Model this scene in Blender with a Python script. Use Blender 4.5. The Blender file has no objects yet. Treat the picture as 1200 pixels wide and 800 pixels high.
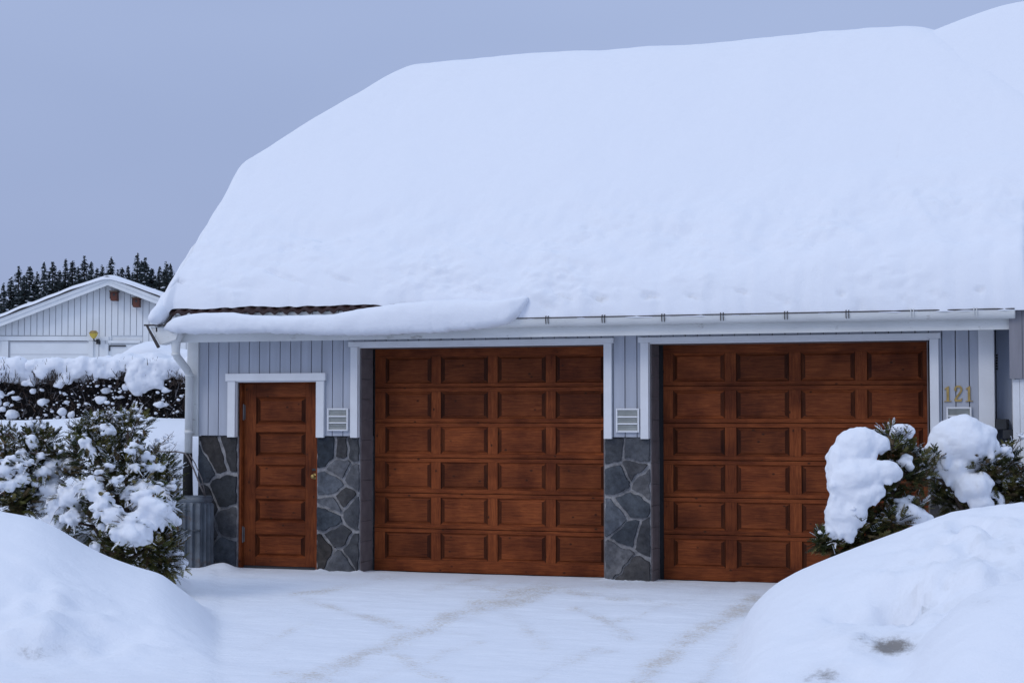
import bpy, math, random, bisect
import numpy as np
from mathutils import Vector, noise
random.seed(7)
rnd = random.Random(11)
scene = bpy.context.scene
C = scene.collection
R = math.radians

# ------------------------------------------------------------------ camera model
F = 2000.0; CAMZ = 1.67; CAMY = -17.0
PSI = R(19.0); TH = R(2.52)
fw = Vector((-math.sin(PSI)*math.cos(TH), math.cos(PSI)*math.cos(TH), math.sin(TH)))
rt = Vector((math.cos(PSI), math.sin(PSI), 0))
upv = rt.cross(fw)
CAM = Vector((0, CAMY, CAMZ))
fh = Vector((-math.sin(PSI), math.cos(PSI), 0))

def ray(x, y): return fw + rt*((x-600)/F) + upv*((400-y)/F)
def on_y(x, y, Y=0.0):
    d = ray(x, y); return CAM + d*((Y-CAMY)/d.y)
def at(x, y, dep):
    """point seen at photo pixel x,y lying dep metres ahead (horizontally)"""
    d = ray(x, y); return CAM + d*(dep/d.dot(fh))
def on_ground(x, y, z=0.0):
    d = ray(x, y); return CAM + d*((z-CAMZ)/d.z)
def polar(x, y):
    v = Vector((x, y-CAMY, 0)); dep = v.dot(fh)
    return dep, (600 + F*v.dot(rt)/dep) if dep > .3 else (0 if v.dot(rt) < 0 else 1200)

def ss(a, b, x):
    t = min(1, max(0, (x-a)/(b-a))); return t*t*(3-2*t)
def interp(tab, x):
    if x <= tab[0][0]: return tab[0][1]
    for (a, b), (c, d) in zip(tab, tab[1:]):
        if x <= c: return b + (d-b)*(x-a)/(c-a)
    return tab[-1][1]
def sinterp(tab, x):
    # smoothed linear interpolation
    return (interp(tab, x-12)+interp(tab, x-6)+2*interp(tab, x)+interp(tab, x+6)+interp(tab, x+12))/6
def smax(a, b, k=.12):
    h = max(k-abs(a-b), 0)/k; return max(a, b)+h*h*k*.25
def smin(a, b, k=.12): return -smax(-a, -b, k)
def fn(x, y, z=0, o=4): return noise.fractal(Vector((x, y, z)), 1.0, 2.0, o)

# ------------------------------------------------------------------ materials
def new_mat(name):
    m = bpy.data.materials.new(name); m.use_nodes = True
    nt = m.node_tree; b = nt.nodes['Principled BSDF']
    return m, nt, b
def N(nt, t, **kw):
    n = nt.nodes.new(t)
    for k, v in kw.items():
        if k in n.inputs: n.inputs[k].default_value = v
        else: setattr(n, k, v)
    return n
def ramp(nt, stops):
    r = nt.nodes.new('ShaderNodeValToRGB'); e = r.color_ramp.elements
    while len(e) < len(stops): e.new(.5)
    for i, (p, c) in enumerate(stops):
        e[i].position = p; e[i].color = (*c, 1) if len(c) == 3 else c
    return r
def coords(nt, scale=(1,1,1), kind='Object', rot=(0,0,0)):
    tc = nt.nodes.new('ShaderNodeTexCoord'); mp = nt.nodes.new('ShaderNodeMapping')
    mp.inputs['Scale'].default_value = scale; mp.inputs['Rotation'].default_value = rot
    nt.links.new(tc.outputs[kind], mp.inputs['Vector']); return mp.outputs['Vector']
def mixc(nt, fac, a, b, mode='MIX'):
    m = nt.nodes.new('ShaderNodeMix'); m.data_type = 'RGBA'; m.blend_type = mode
    for s, v in ((m.inputs[0], fac), (m.inputs[6], a), (m.inputs[7], b)):
        if hasattr(v, 'links') or isinstance(v, bpy.types.NodeSocket): nt.links.new(v, s)
        else: s.default_value = v if not isinstance(v, tuple) else ((*v, 1) if len(v) == 3 else v)
    return m.outputs[2]
def math_n(nt, op, a, b=0.0, clamp=False):
    m = nt.nodes.new('ShaderNodeMath'); m.operation = op; m.use_clamp = clamp
    for s, v in ((m.inputs[0], a), (m.inputs[1], b)):
        if isinstance(v, bpy.types.NodeSocket): nt.links.new(v, s)
        else: s.default_value = v
    return m.outputs[0]
def bump(nt, b, h, strength=.3, dist=.02):
    n = N(nt, 'ShaderNodeBump'); n.inputs['Strength'].default_value = strength; n.inputs['Distance'].default_value = dist
    nt.links.new(h, n.inputs['Height']); nt.links.new(n.outputs[0], b.inputs['Normal']); return n

def mat_plain(name, col, rough=.6, var=.12, scale=6, metal=0, bstr=.15, bscale=60, stain=None, stretch=(1,1,1)):
    m, nt, b = new_mat(name)
    v = coords(nt, stretch)
    n = N(nt, 'ShaderNodeTexNoise', Scale=scale, Detail=6.0); nt.links.new(v, n.inputs['Vector'])
    lo = tuple(c*(1-var) for c in col); hi = tuple(min(1, c*(1+var)) for c in col)
    r = ramp(nt, [(.3, lo), (.7, hi)]); nt.links.new(n.outputs['Fac'], r.inputs[0])
    out = r.outputs[0]
    if stain:
        n2 = N(nt, 'ShaderNodeTexNoise', Scale=stain[1], Detail=8.0, Roughness=.7); nt.links.new(v, n2.inputs['Vector'])
        r2 = ramp(nt, [(stain[2], (0,0,0)), (stain[2]+.12, (1,1,1))]); nt.links.new(n2.outputs['Fac'], r2.inputs[0])
        out = mixc(nt, r2.outputs[0], out, stain[0])
    nt.links.new(out, b.inputs['Base Color'])
    b.inputs['Roughness'].default_value = rough; b.inputs['Metallic'].default_value = metal
    n3 = N(nt, 'ShaderNodeTexNoise', Scale=bscale, Detail=4.0); nt.links.new(v, n3.inputs['Vector'])
    bump(nt, b, n3.outputs['Fac'], bstr, .01)
    return m

SNOW = (.80, .825, .88)
def mat_snow(name, fine=.25, med=.35, ground=False):
    m, nt, b = new_mat(name)
    v = coords(nt, (1,1,1))
    n1 = N(nt, 'ShaderNodeTexNoise', Scale=5.0, Detail=9.0, Roughness=.6); nt.links.new(v, n1.inputs['Vector'])
    n2 = N(nt, 'ShaderNodeTexNoise', Scale=45.0, Detail=6.0, Roughness=.65); nt.links.new(v, n2.inputs['Vector'])
    h = math_n(nt, 'ADD', math_n(nt, 'MULTIPLY', n1.outputs['Fac'], med), math_n(nt, 'MULTIPLY', n2.outputs['Fac'], fine*.25))
    b.inputs['Roughness'].default_value = .75
    b.inputs['Specular IOR Level'].default_value = .25
    c = (*SNOW, 1)
    b.inputs['Base Color'].default_value = c
    if ground:
        at_ = N(nt, 'ShaderNodeAttribute', attribute_name='marks')
        sep = nt.nodes.new('ShaderNodeSeparateColor'); nt.links.new(at_.outputs['Color'], sep.inputs[0])
        # scattered sand grains in the tyre tracks
        g1 = N(nt, 'ShaderNodeTexNoise', Scale=34.0, Detail=5.0, Roughness=.8); nt.links.new(coords(nt, (.8,1.5,1)), g1.inputs['Vector'])
        g2 = N(nt, 'ShaderNodeTexNoise', Scale=3.5, Detail=3.0); nt.links.new(v, g2.inputs['Vector'])
        thr = math_n(nt, 'ADD', g1.outputs['Fac'], math_n(nt, 'MULTIPLY', g2.outputs['Fac'], .25))
        thr = math_n(nt, 'ADD', thr, math_n(nt, 'MULTIPLY', sep.outputs[0], .30))
        rr = ramp(nt, [(.715, (0,0,0)), (.83, (1,1,1))]); nt.links.new(thr, rr.inputs[0])
        mk_ = math_n(nt, 'MULTIPLY', sep.outputs[0], 3.0, True)
        col = mixc(nt, math_n(nt, 'MULTIPLY', math_n(nt, 'MULTIPLY', rr.outputs[0], .56), mk_), SNOW, (.50,.40,.27))
        # faint packed, slightly greyer snow along the tracks
        col = mixc(nt, math_n(nt, 'MULTIPLY', sep.outputs[0], .16), col, (.55,.53,.52))
        # dirty crust
        d1 = N(nt, 'ShaderNodeTexNoise', Scale=17.0, Detail=8.0, Roughness=.78); nt.links.new(v, d1.inputs['Vector'])
        dd = math_n(nt, 'ADD', math_n(nt, 'MULTIPLY', d1.outputs['Fac'], .9), math_n(nt, 'MULTIPLY', sep.outputs[1], .7))
        r3 = ramp(nt, [(.70, (0,0,0)), (.98, (1,1,1))]); nt.links.new(dd, r3.inputs[0])
        fac = math_n(nt, 'MULTIPLY', r3.outputs[0], math_n(nt, 'MULTIPLY', sep.outputs[1], 1.7), True)
        col = mixc(nt, fac, col, (.27,.255,.245))
        nt.links.new(col, b.inputs['Base Color'])
        # scraped, ploughed surface on the drive (blue channel)
        n4 = N(nt, 'ShaderNodeTexNoise', Scale=7.0, Detail=7.0, Roughness=.7); nt.links.new(coords(nt, (.35,3.2,1), rot=(0,0,R(-6))), n4.inputs['Vector'])
        h = math_n(nt, 'ADD', h, math_n(nt, 'MULTIPLY', n4.outputs['Fac'], math_n(nt, 'MULTIPLY', sep.outputs[2], .9)))
        h = math_n(nt, 'ADD', h, math_n(nt, 'MULTIPLY', g1.outputs['Fac'], math_n(nt, 'MULTIPLY', sep.outputs[0], 1.2)))
        h = math_n(nt, 'ADD', h, math_n(nt, 'MULTIPLY', math_n(nt, 'MULTIPLY', d1.outputs['Fac'], sep.outputs[1]), 1.5))
    bump(nt, b, h, .5, .05)
    return m

def mat_wood(name, axis='h', tone=1.0):
    m, nt, b = new_mat(name)
    tc = nt.nodes.new('ShaderNodeTexCoord'); oi = nt.nodes.new('ShaderNodeObjectInfo')
    add = nt.nodes.new('ShaderNodeVectorMath'); add.operation = 'MULTIPLY_ADD'
    nt.links.new(oi.outputs['Random'], add.inputs[0]); add.inputs[1].default_value = (37, 11, 53); nt.links.new(tc.outputs['Object'], add.inputs[2])
    mp = nt.nodes.new('ShaderNodeMapping'); nt.links.new(add.outputs[0], mp.inputs['Vector'])
    mp.inputs['Scale'].default_value = (1.6, 1, 26) if axis == 'h' else (26, 1, 1.6)
    n = N(nt, 'ShaderNodeTexNoise', Scale=3.0, Detail=11.0, Roughness=.72, Distortion=.8); nt.links.new(mp.outputs[0], n.inputs['Vector'])
    t = tone
    r = ramp(nt, [(.30, (.085*t, .019*t, .006*t)), (.5, (.178*t, .044*t, .0125*t)), (.70, (.275*t, .077*t, .022*t))])
    nt.links.new(n.outputs['Fac'], r.inputs[0])
    # weathered dark cloud patches
    n2 = N(nt, 'ShaderNodeTexNoise', Scale=2.6, Detail=4.0); nt.links.new(add.outputs[0], n2.inputs['Vector'])
    r2 = ramp(nt, [(.33, (.55,.48,.48)), (.62, (1.15,1.13,1.1))]); nt.links.new(n2.outputs['Fac'], r2.inputs[0])
    col = mixc(nt, 1.0, r.outputs[0], r2.outputs[0], 'MULTIPLY')
    hv = N(nt, 'ShaderNodeHueSaturation'); nt.links.new(col, hv.inputs['Color'])
    mr = N(nt, 'ShaderNodeMapRange'); nt.links.new(oi.outputs['Random'], mr.inputs[0]); mr.inputs[3].default_value = .70; mr.inputs[4].default_value = 1.22
    nt.links.new(mr.outputs[0], hv.inputs['Value'])
    # knots
    vo = N(nt, 'ShaderNodeTexVoronoi', Scale=7.0)
    mk = nt.nodes.new('ShaderNodeMapping'); nt.links.new(add.outputs[0], mk.inputs['Vector'])
    mk.inputs['Scale'].default_value = (.8, 1, 1.2) if axis == 'h' else (1.2, 1, .8)
    nt.links.new(mk.outputs[0], vo.inputs['Vector'])
    rk = ramp(nt, [(.05, (1,1,1)), (.12, (0,0,0))]); nt.links.new(vo.outputs['Distance'], rk.inputs[0])
    col = mixc(nt, math_n(nt, 'MULTIPLY', rk.outputs[0], .85), hv.outputs[0], (.03,.012,.006))
    nt.links.new(col, b.inputs['Base Color'])
    b.inputs['Roughness'].default_value = .62; b.inputs['Specular IOR Level'].default_value = .15
    bump(nt, b, n.outputs['Fac'], .25, .006)
    return m

def mat_attr(name, rough=.8, extra=None):
    """colour read from the mesh's own 'tint' attribute with a little noise"""
    m, nt, b = new_mat(name)
    a = N(nt, 'ShaderNodeAttribute', attribute_name='tint')
    n = N(nt, 'ShaderNodeTexNoise', Scale=16.0, Detail=8.0, Roughness=.7); nt.links.new(coords(nt), n.inputs['Vector'])
    r = ramp(nt, [(.3, (.55,.55,.55)), (.7, (1.5,1.5,1.5))]); nt.links.new(n.outputs['Fac'], r.inputs[0])
    n2 = N(nt, 'ShaderNodeTexNoise', Scale=3.2, Detail=6.0, Roughness=.65); nt.links.new(coords(nt), n2.inputs['Vector'])
    r2 = ramp(nt, [(.35, (.65,.66,.70)), (.65, (1.4,1.36,1.3))]); nt.links.new(n2.outputs['Fac'], r2.inputs[0])
    c_1 = mixc(nt, 1.0, a.outputs['Color'], r.outputs[0], 'MULTIPLY')
    nt.links.new(mixc(nt, 1.0, c_1, r2.outputs[0], 'MULTIPLY'), b.inputs['Base Color'])
    b.inputs['Roughness'].default_value = rough; b.inputs['Specular IOR Level'].default_value = .25
    bump(nt, b, n.outputs['Fac'], .5, .02)
    return m

M = {}
M['snow'] = mat_snow('snow', fine=.5, med=.6)
M['snow_ground'] = mat_snow('ground_snow', fine=.6, med=.6, ground=True)
M['snow_roof'] = mat_snow('roof_snow_material', fine=.45, med=.45)
M['wood_h'] = mat_wood('stained_pine_horizontal', 'h')
M['wood_v'] = mat_wood('stained_pine_vertical', 'v')
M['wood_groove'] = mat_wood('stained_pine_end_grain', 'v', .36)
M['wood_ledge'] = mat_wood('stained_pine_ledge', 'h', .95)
M['wood_ply'] = mat_wood('stained_pine_panel', 'h', .92)
M['cladding'] = mat_plain('blue_grey_paint', (.395,.42,.48), .6, .10, 3, bstr=.1, bscale=50, stretch=(3,3,.4))
M['white'] = mat_plain('white_paint', (.70,.71,.73), .5, .05, 4, bstr=.1)
M['white_old'] = mat_plain('weathered_white_paint', (.66,.67,.66), .6, .08, 4, stain=((.30,.29,.26), 9, .62), bstr=.3, stretch=(.5,1,1))
M['white_neigh'] = mat_plain('neighbour_white_paint', (.72,.74,.75), .6, .05, 2)
M['gap'] = mat_plain('dark_gap', (.035,.035,.04), .8)
M['stone'] = mat_attr('slate_rubble', .7)
M['mortar'] = mat_plain('mortar', (.24,.24,.25), .9, .2, 20, bstr=.5, bscale=90)
M['jamb'] = mat_plain('brown_rendered_reveal', (.15,.125,.125), .8, .18, 8, bstr=.3)
M['tile'] = mat_plain('dark_red_clay_tile', (.028,.009,.008), .6, .25, 12)
M['dark_metal'] = mat_plain('dark_brown_flashing', (.035,.028,.026), .5, .2, 8)
M['galv'] = mat_plain('old_galvanised_metal', (.10,.115,.135), .6, .4, 5, metal=.2, stain=((.10,.07,.055), 6, .56), bstr=.25, bscale=30)
M['rubber'] = mat_plain('black_plastic', (.006,.006,.007), .95, .2)
M['brass'] = mat_plain('aged_brass', (.42,.29,.10), .4, .2, 20, metal=.6)
M['vent'] = mat_plain('vent_slats', (.62,.63,.58), .6, .1)
M['hinge'] = mat_plain('steel_hinge', (.16,.15,.15), .45, .2, metal=.6)
M['bark'] = mat_plain('brown_bark', (.075,.05,.035), .9, .3, 12)
M['foliage'] = mat_attr('cedar_foliage', .75)
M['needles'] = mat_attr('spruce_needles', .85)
M['nest'] = mat_plain('red_brown_boards', (.10,.032,.02), .8, .25, 14)
M['lampglass'] = mat_plain('amber_glass', (.55,.40,.05), .25, .15, 20)
M['black'] = mat_plain('black_iron', (.02,.02,.022), .45, .2)
M['step'] = mat_plain('dark_slate_tread', (.022,.025,.03), .7, .3, 9)
M['grey_panel'] = mat_plain('grey_boards', (.22,.215,.24), .7, .12, 5, stretch=(3,3,.4))
M['recess'] = mat_plain('pale_blue_paint', (.36,.41,.52), .6, .08, 3, stretch=(3,3,.4))
M['joint'] = mat_plain('grey_board_joint', (.42,.43,.46), .7, .08)  # plain grey for the board joints and door seams
M['wire'] = mat_plain('rusty_wire', (.14,.12,.115), .6, .3, 30)

# ------------------------------------------------------------------ object helpers
def tag(o, label=None, cat=None, group=None, kind=None):
    if label: o['label'] = label
    if cat: o['category'] = cat
    if group: o['group'] = group
    if kind: o['kind'] = kind
    return o
def empty(name, loc, label, cat, group=None):
    o = bpy.data.objects.new(name, None); C.objects.link(o); o.location = loc; o.empty_display_size = .2
    return tag(o, label, cat, group)
def wloc(o):
    v = Vector((0,0,0))
    while o is not None: v = v + Vector(o.location); o = o.parent
    return v

class MB:
    def __init__(s): s.v = []; s.f = []; s.m = []; s.c = []; s.cur = 0; s.col = (1,1,1)
    def add(s, vs, fs):
        o = len(s.v); s.v += [tuple(v) for v in vs]; s.c += [s.col]*len(vs)
        for f in fs: s.f.append(tuple(i+o for i in f)); s.m.append(s.cur)
    def box(s, a, b):
        x0,y0,z0 = a; x1,y1,z1 = b
        s.add([(x0,y0,z0),(x1,y0,z0),(x1,y1,z0),(x0,y1,z0),(x0,y0,z1),(x1,y0,z1),(x1,y1,z1),(x0,y1,z1)],
              [(0,3,2,1),(4,5,6,7),(0,1,5,4),(1,2,6,5),(2,3,7,6),(3,0,4,7)])
    def prism(s, poly, y0, y1, ax='y'):
        n = len(poly)
        def P(a, b, t): return (a, t, b) if ax == 'y' else ((t, a, b) if ax == 'x' else (a, b, t))
        vs = [P(a, b, y0) for a, b in poly]+[P(a, b, y1) for a, b in poly]
        s.add(vs, [tuple(range(n)), tuple(range(2*n-1, n-1, -1))]+[(i, i+n, (i+1) % n+n, (i+1) % n) for i in range(n)])
    def tube(s, pts, r, n=10, cap=True):
        pts = [Vector(p) for p in pts]; rs = r if isinstance(r, (list, tuple)) else [r]*len(pts)
        rings = []
        pu = None
        for i, p in enumerate(pts):
            t = (pts[min(i+1, len(pts)-1)]-pts[max(i-1, 0)]).normalized()
            if pu is None:
                pu = t.orthogonal().normalized()
            else:
                pu = (pu - t*pu.dot(t)).normalized()
            w = t.cross(pu)
            rings.append([p+(pu*math.cos(a)+w*math.sin(a))*rs[i] for a in [2*math.pi*k/n for k in range(n)]])
        vs = [v for rg in rings for v in rg]; fs = []
        for i in range(len(pts)-1):
            for k in range(n): fs.append((i*n+k, i*n+(k+1) % n, (i+1)*n+(k+1) % n, (i+1)*n+k))
        if cap and n > 2:
            fs.append(tuple(range(n-1, -1, -1))); fs.append(tuple((len(pts)-1)*n+k for k in range(n)))
        s.add(vs, fs)
    def ball(s, c, r, seg=12, rings=8, jit=0):
        c = Vector(c); rx, ry, rz = r if isinstance(r, (tuple, list)) else (r, r, r)
        vs = []
        for i in range(1, rings):
            ph = math.pi*i/rings
            for k in range(seg):
                th = 2*math.pi*k/seg; d = Vector((math.sin(ph)*math.cos(th), math.sin(ph)*math.sin(th), math.cos(ph)))
                q = 1+jit*noise.noise(d*1.7+c*9)
                vs.append(c+Vector((d.x*rx*q, d.y*ry*q, d.z*rz*q)))
        vs += [c+Vector((0,0,rz)), c-Vector((0,0,rz))]; t = len(vs)-2; bq = t+1; fs = []
        for i in range(rings-2):
            for k in range(seg): fs.append((i*seg+k, (i+1)*seg+k, (i+1)*seg+(k+1) % seg, i*seg+(k+1) % seg))
        for k in range(seg):
            fs.append((t, k, (k+1) % seg)); fs.append((bq, (rings-2)*seg+(k+1) % seg, (rings-2)*seg+k))
        s.add(vs, fs)
    def build(s, name, mats, parent=None, smooth=False, bevel=0, local=False):
        off = Vector((0,0,0)) if (parent is None or local) else wloc(parent)
        me = bpy.data.meshes.new(name)
        me.from_pydata([(v[0]-off.x, v[1]-off.y, v[2]-off.z) for v in s.v], [], s.f)
        for m in (mats if isinstance(mats, (list, tuple)) else [mats]): me.materials.append(M[m])
        me.polygons.foreach_set('material_index', s.m)
        ca = me.color_attributes.new('tint', 'FLOAT_COLOR', 'POINT')
        ca.data.foreach_set('color', [x for c in s.c for x in (c[0], c[1], c[2], 1)])
        if smooth: me.polygons.foreach_set('use_smooth', [True]*len(me.polygons))
        me.update(); me.validate()
        o = bpy.data.objects.new(name, me); C.objects.link(o)
        if parent is not None: o.parent = parent
        if bevel:
            b = o.modifiers.new('edge', 'BEVEL'); b.width = bevel; b.segments = 2; b.limit_method = 'ANGLE'; b.angle_limit = R(40)
        return o

def copy_tree(o, parent=None):
    c = o.copy(); C.objects.link(c)
    if parent is not None: c.parent = parent
    for ch in [k for k in bpy.data.objects if k.parent == o]: copy_tree(ch, c)
    return c

def remeshed(blobs, voxel, name, parent, mat='snow', amp=.015, nscale=7, smooth_it=0, blend=2.2):
    """one closed lumpy snow mass grown from overlapping ellipsoids: (centre, (rx,ry,rz)); numpy surface nets"""
    P = np.array([tuple(c) for c, r in blobs]); Q = np.array([tuple(r) for c, r in blobs]); mg = voxel*6
    lo = (P-Q).min(0)-mg; hi = (P+Q).max(0)+mg
    n = np.ceil((hi-lo)/voxel).astype(int)+1
    D = np.full(tuple(n), mg, dtype=np.float32); ax = [lo[i]+voxel*np.arange(n[i]) for i in range(3)]
    k = voxel*blend
    for p, q in zip(P, Q):
        sl = tuple(slice(max(0, int((p[i]-q[i]-mg-lo[i])/voxel)), min(int(n[i]), int((p[i]+q[i]+mg-lo[i])/voxel)+2)) for i in range(3))
        g = [(ax[i][sl[i]]-p[i]).reshape([-1 if j == i else 1 for j in range(3)]) for i in range(3)]
        k0 = np.sqrt(sum((g[i]/q[i])**2 for i in range(3))); k1 = np.sqrt(sum((g[i]/q[i]**2)**2 for i in range(3)))+1e-6
        d = k0*(k0-1)/k1; o = D[sl]
        h = np.maximum(k-np.abs(d-o), 0)/k
        D[sl] = np.minimum(d, o)-h*h*k*.25
    # boundary must be outside
    for i in range(3):
        sl0 = [slice(None)]*3; sl0[i] = 0; D[tuple(sl0)] = mg; sl0[i] = -1; D[tuple(sl0)] = mg
    S = D < 0
    cs = [slice(0, -1), slice(1, None)]
    cnt = sum(S[cs[a], cs[b], cs[c]].astype(np.int8) for a in (0,1) for b in (0,1) for c in (0,1))
    act = (cnt > 0) & (cnt < 8); idx = -np.ones(act.shape, dtype=np.int64); cell = np.argwhere(act); idx[act] = np.arange(len(cell))
    acc = np.zeros((len(cell), 3)); num = np.zeros(len(cell))
    corners = [(a, b, c) for a in (0,1) for b in (0,1) for c in (0,1)]
    val = {c: D[cell[:,0]+c[0], cell[:,1]+c[1], cell[:,2]+c[2]] for c in corners}
    for c in corners:
        for i in range(3):
            if c[i] == 0:
                e = list(c); e[i] = 1; e = tuple(e); v0, v1 = val[c], val[e]; m = (v0 < 0) != (v1 < 0)
                t = np.where(m, v0/np.where(m, v0-v1, 1), 0)
                pt = np.tile(np.array(c, float), (len(cell), 1)); pt[:, i] += t
                acc[m] += pt[m]; num[m] += 1
    V = lo+(cell+acc/num[:, None])*voxel
    faces = []
    for i in range(3):
        j, l = (i+1) % 3, (i+2) % 3
        s0 = [slice(1, -1)]*3; s0[i] = slice(0, -1); s1 = [slice(1, -1)]*3; s1[i] = slice(1, None)
        A, B2 = S[tuple(s0)], S[tuple(s1)]
        e = np.argwhere(A != B2); inside = A[A != B2]
        off = np.ones(3, int); off[i] = 0; e = e+off
        def cid(dj, dl):
            q = e.copy(); q[:, j] -= dj; q[:, l] -= dl; return idx[q[:,0], q[:,1], q[:,2]]
        f = np.stack([cid(1,1), cid(0,1), cid(0,0), cid(1,0)], 1)
        f[~inside] = f[~inside][:, ::-1]; faces.append(f)
    Fc = np.concatenate(faces)
    Fc = Fc[(Fc >= 0).all(1)]
    me = bpy.data.meshes.new(name); me.from_pydata(V.tolist(), [], Fc.tolist()); me.update()
    off = wloc(parent) if parent is not None else Vector((0,0,0))
    nr = [v.normal.copy() for v in me.vertices]
    for v, nn in zip(me.vertices, nr):
        p = v.co.copy()
        v.co = p + nn*(noise.fractal(p*nscale, 1.0, 2.0, 4)*amp) - off
    me.materials.append(M[mat])
    me.polygons.foreach_set('use_smooth', [True]*len(me.polygons)); me.update()
    o = bpy.data.objects.new(name, me); C.objects.link(o)
    if parent is not None: o.parent = parent
    return o

# ------------------------------------------------------------------ ground
LB = [(-900,500),(-300,560),(-100,583),(0,598),(40,605),(70,618),(100,637),(130,652),(170,666),(192,671),(212,688),(235,706),(252,725),(264,760),(275,800)]
RB = [(848,800),(856,770),(863,742),(872,720),(886,702),(905,684),(940,665),(1000,641),(1040,626),(1100,604),(1150,593),(1200,587),(1350,572),(1800,560)]
RL = [(985,830),(1005,805),(1040,785),(1062,772),(1085,745),(1120,716),(1160,698),(1200,690),(1400,680)]
DL, DR, DN = 13.5, 12.6, 10.4
def zpx(y, dep): return CAMZ - (y-488)/F*dep
def prof(t, near, far):
    # t = dep - crest depth
    w = near if t < 0 else far
    return max(0, 1-ss(0, 1, abs(t)/w))
def height(x, y):
    dep, px = polar(x, y)
    # rising field on the left and behind
    T = 0
    if dep > 12:
        T = 1.6*ss(14.5, 26, dep)*max(ss(-9.75, -11.8, x) if y < 8 else 1, ss(8, 14, y))
        if dep > 24: T = max(T, T + 0) + .028*max(0, dep-34)
        T *= 1 if x < 4 else 1
    h = T + (.05*fn(x*.35, y*.35, 3)*ss(.1, .8, T))
    if x > 0 and y < 8 and dep > 12: h = max(h, .25*ss(0, 3, x))
    m = math.exp(-((px-132)/34)**2-((dep-25.5)/1.6)**2)*.16 + math.exp(-((px-215)/30)**2-((dep-25.5)/1.6)**2)*.05 if 20 < dep < 32 else 0
    h += m
    # shovelled heap beside the bin and behind the shrubs
    h = smax(h, .34*math.exp(-((px-196)/22)**2-((dep-16.3)/.7)**2), .1)
    h = smax(h, .62*math.exp(-((px-95)/70)**2-((dep-16.3)/1.1)**2), .1)
    h += .05*math.exp(-((px-262)/16)**2-((dep-18.7)/.35)**2) if 225 < px < 300 else 0
    # left bank
    zl = max(0, zpx(sinterp(LB, px), DL)) if px < 300 else 0
    if zl > 0:
        b = zl*prof(dep-DL, 3.1, 1.7)
        b += (.15*fn(x*1.5, y*1.5, 1)+.06*fn(x*5, y*5, 4))*ss(0, .2, b)*ss(12.9, 11.4, dep)*(.35+.65*ss(-.1, .25, noise.noise(Vector((x*.7, y*.7, 3)))+.1))
        h = smax(h, b, .13)
    # right bank
    zr = max(0, zpx(sinterp(RB, px), DR)) if px > 820 else 0
    if zr > 0:
        t = dep-DR
        b = zr*(prof(t, 3.6, 1.6))
        b += (.09*fn(x*1.6, y*1.6, 2)+.045*fn(x*6, y*6, 4))*ss(0, .3, b)*ss(12.3, 10.9, dep)*ss(900, 1010, px)
        h = smax(h, b, .05)
        # hollow with the dirty chunk
        w_h = math.exp(-((px-1050)/42)**2-((dep-11.1)/.22)**2)
        h += (-.24+.16*fn(x*7, y*7, 6)+.10*abs(noise.noise(Vector((x*16, y*16, 2)))))*w_h
        zn = max(0, zpx(sinterp(RL, px), DN))
        b2 = zn*1.12*prof(dep-DN, 2.4, .60)
        h = smax(h, b2, .07)
        h += .13*fn(x*4.5, y*4.5, 5)*math.exp(-((px-1140)/85)**2-((dep-11.5)/.8)**2)
        h -= .09*math.exp(-((px-1140)/26)**2-((dep-12.0)/.14)**2)
    if -9.6 < x < 3 and y > 0.02 and y < 6: h = min(h, -.05) if y > .3 and y < 6 and x < -.9 else h
    if y > 0.33 and y < 6 and -9.5 < x < -1: h = -.14
    # drive: shallow relief
    drive = (1-ss(0, .12, h))
    wl = ss(.1, -1.6, y)
    h += drive*((.022*fn(x*.9, y*2.2, 7)+.009*fn(x*4, y*9, 8))*(.25+.75*wl)-.055*(1-wl)-.012)
    # loose crumbs of snow pushed against the walls
    if -.35 < y < .02 and -9.6 < x < -1:
        for a, b_ in ((-8.12,-7.58), (-4.86,-4.32)):
            if a < x < b_: h += .06*ss(-.2, 0, y)*max(0, .15+noise.noise(Vector((x*9, y*9, 0))))
        h += .01*ss(-.2, 0, y)*max(0, noise.noise(Vector((x*6, y*9, 3)))+.3)
    if drive < .97 and dep < 14: h += (1-drive)*.012*fn(x*9, y*9, 11)*ss(13.2, 12, dep)
    return h, drive, dep, px

def segd(p, a, b):
    ax, ay = a; bx, by = b; dx, dy = bx-ax, by-ay
    t = max(0, min(1, ((p[0]-ax)*dx+(p[1]-ay)*dy)/(dx*dx+dy*dy)))
    return math.hypot(p[0]-ax-t*dx, p[1]-ay-t*dy)
TR = [((330,810),(560,710),.8,13),((560,710),(640,690),1,16),((640,690),(800,681),.5,8),((735,810),(800,752),.9,13),((800,752),(890,700),.9,12),
      ((355,702),(470,735),.6,7),((470,735),(560,745),.25,7),((540,682),(620,700),.5,7),((675,710),(740,745),.6,7),((640,690),(760,706),.5,6),((380,690),(470,675),.4,8),
      ((340,695),(400,690),.6,7),((375,780),(440,762),.45,7),((665,770),(720,762),.5,6),((330,790),(400,800),.5,9),((600,720),(640,760),.45,8),((500,690),(560,678),.5,6),((450,760),(520,800),.45,8),((840,690),(700,735),.4,6),((420,800),(560,752),.4,7),((820,800),(870,745),.6,8),((360,730),(300,760),.4,7),((610,800),(700,760),.45,7),((560,690),(610,680),.4,6),((690,690),(800,706),.3,5)]
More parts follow.
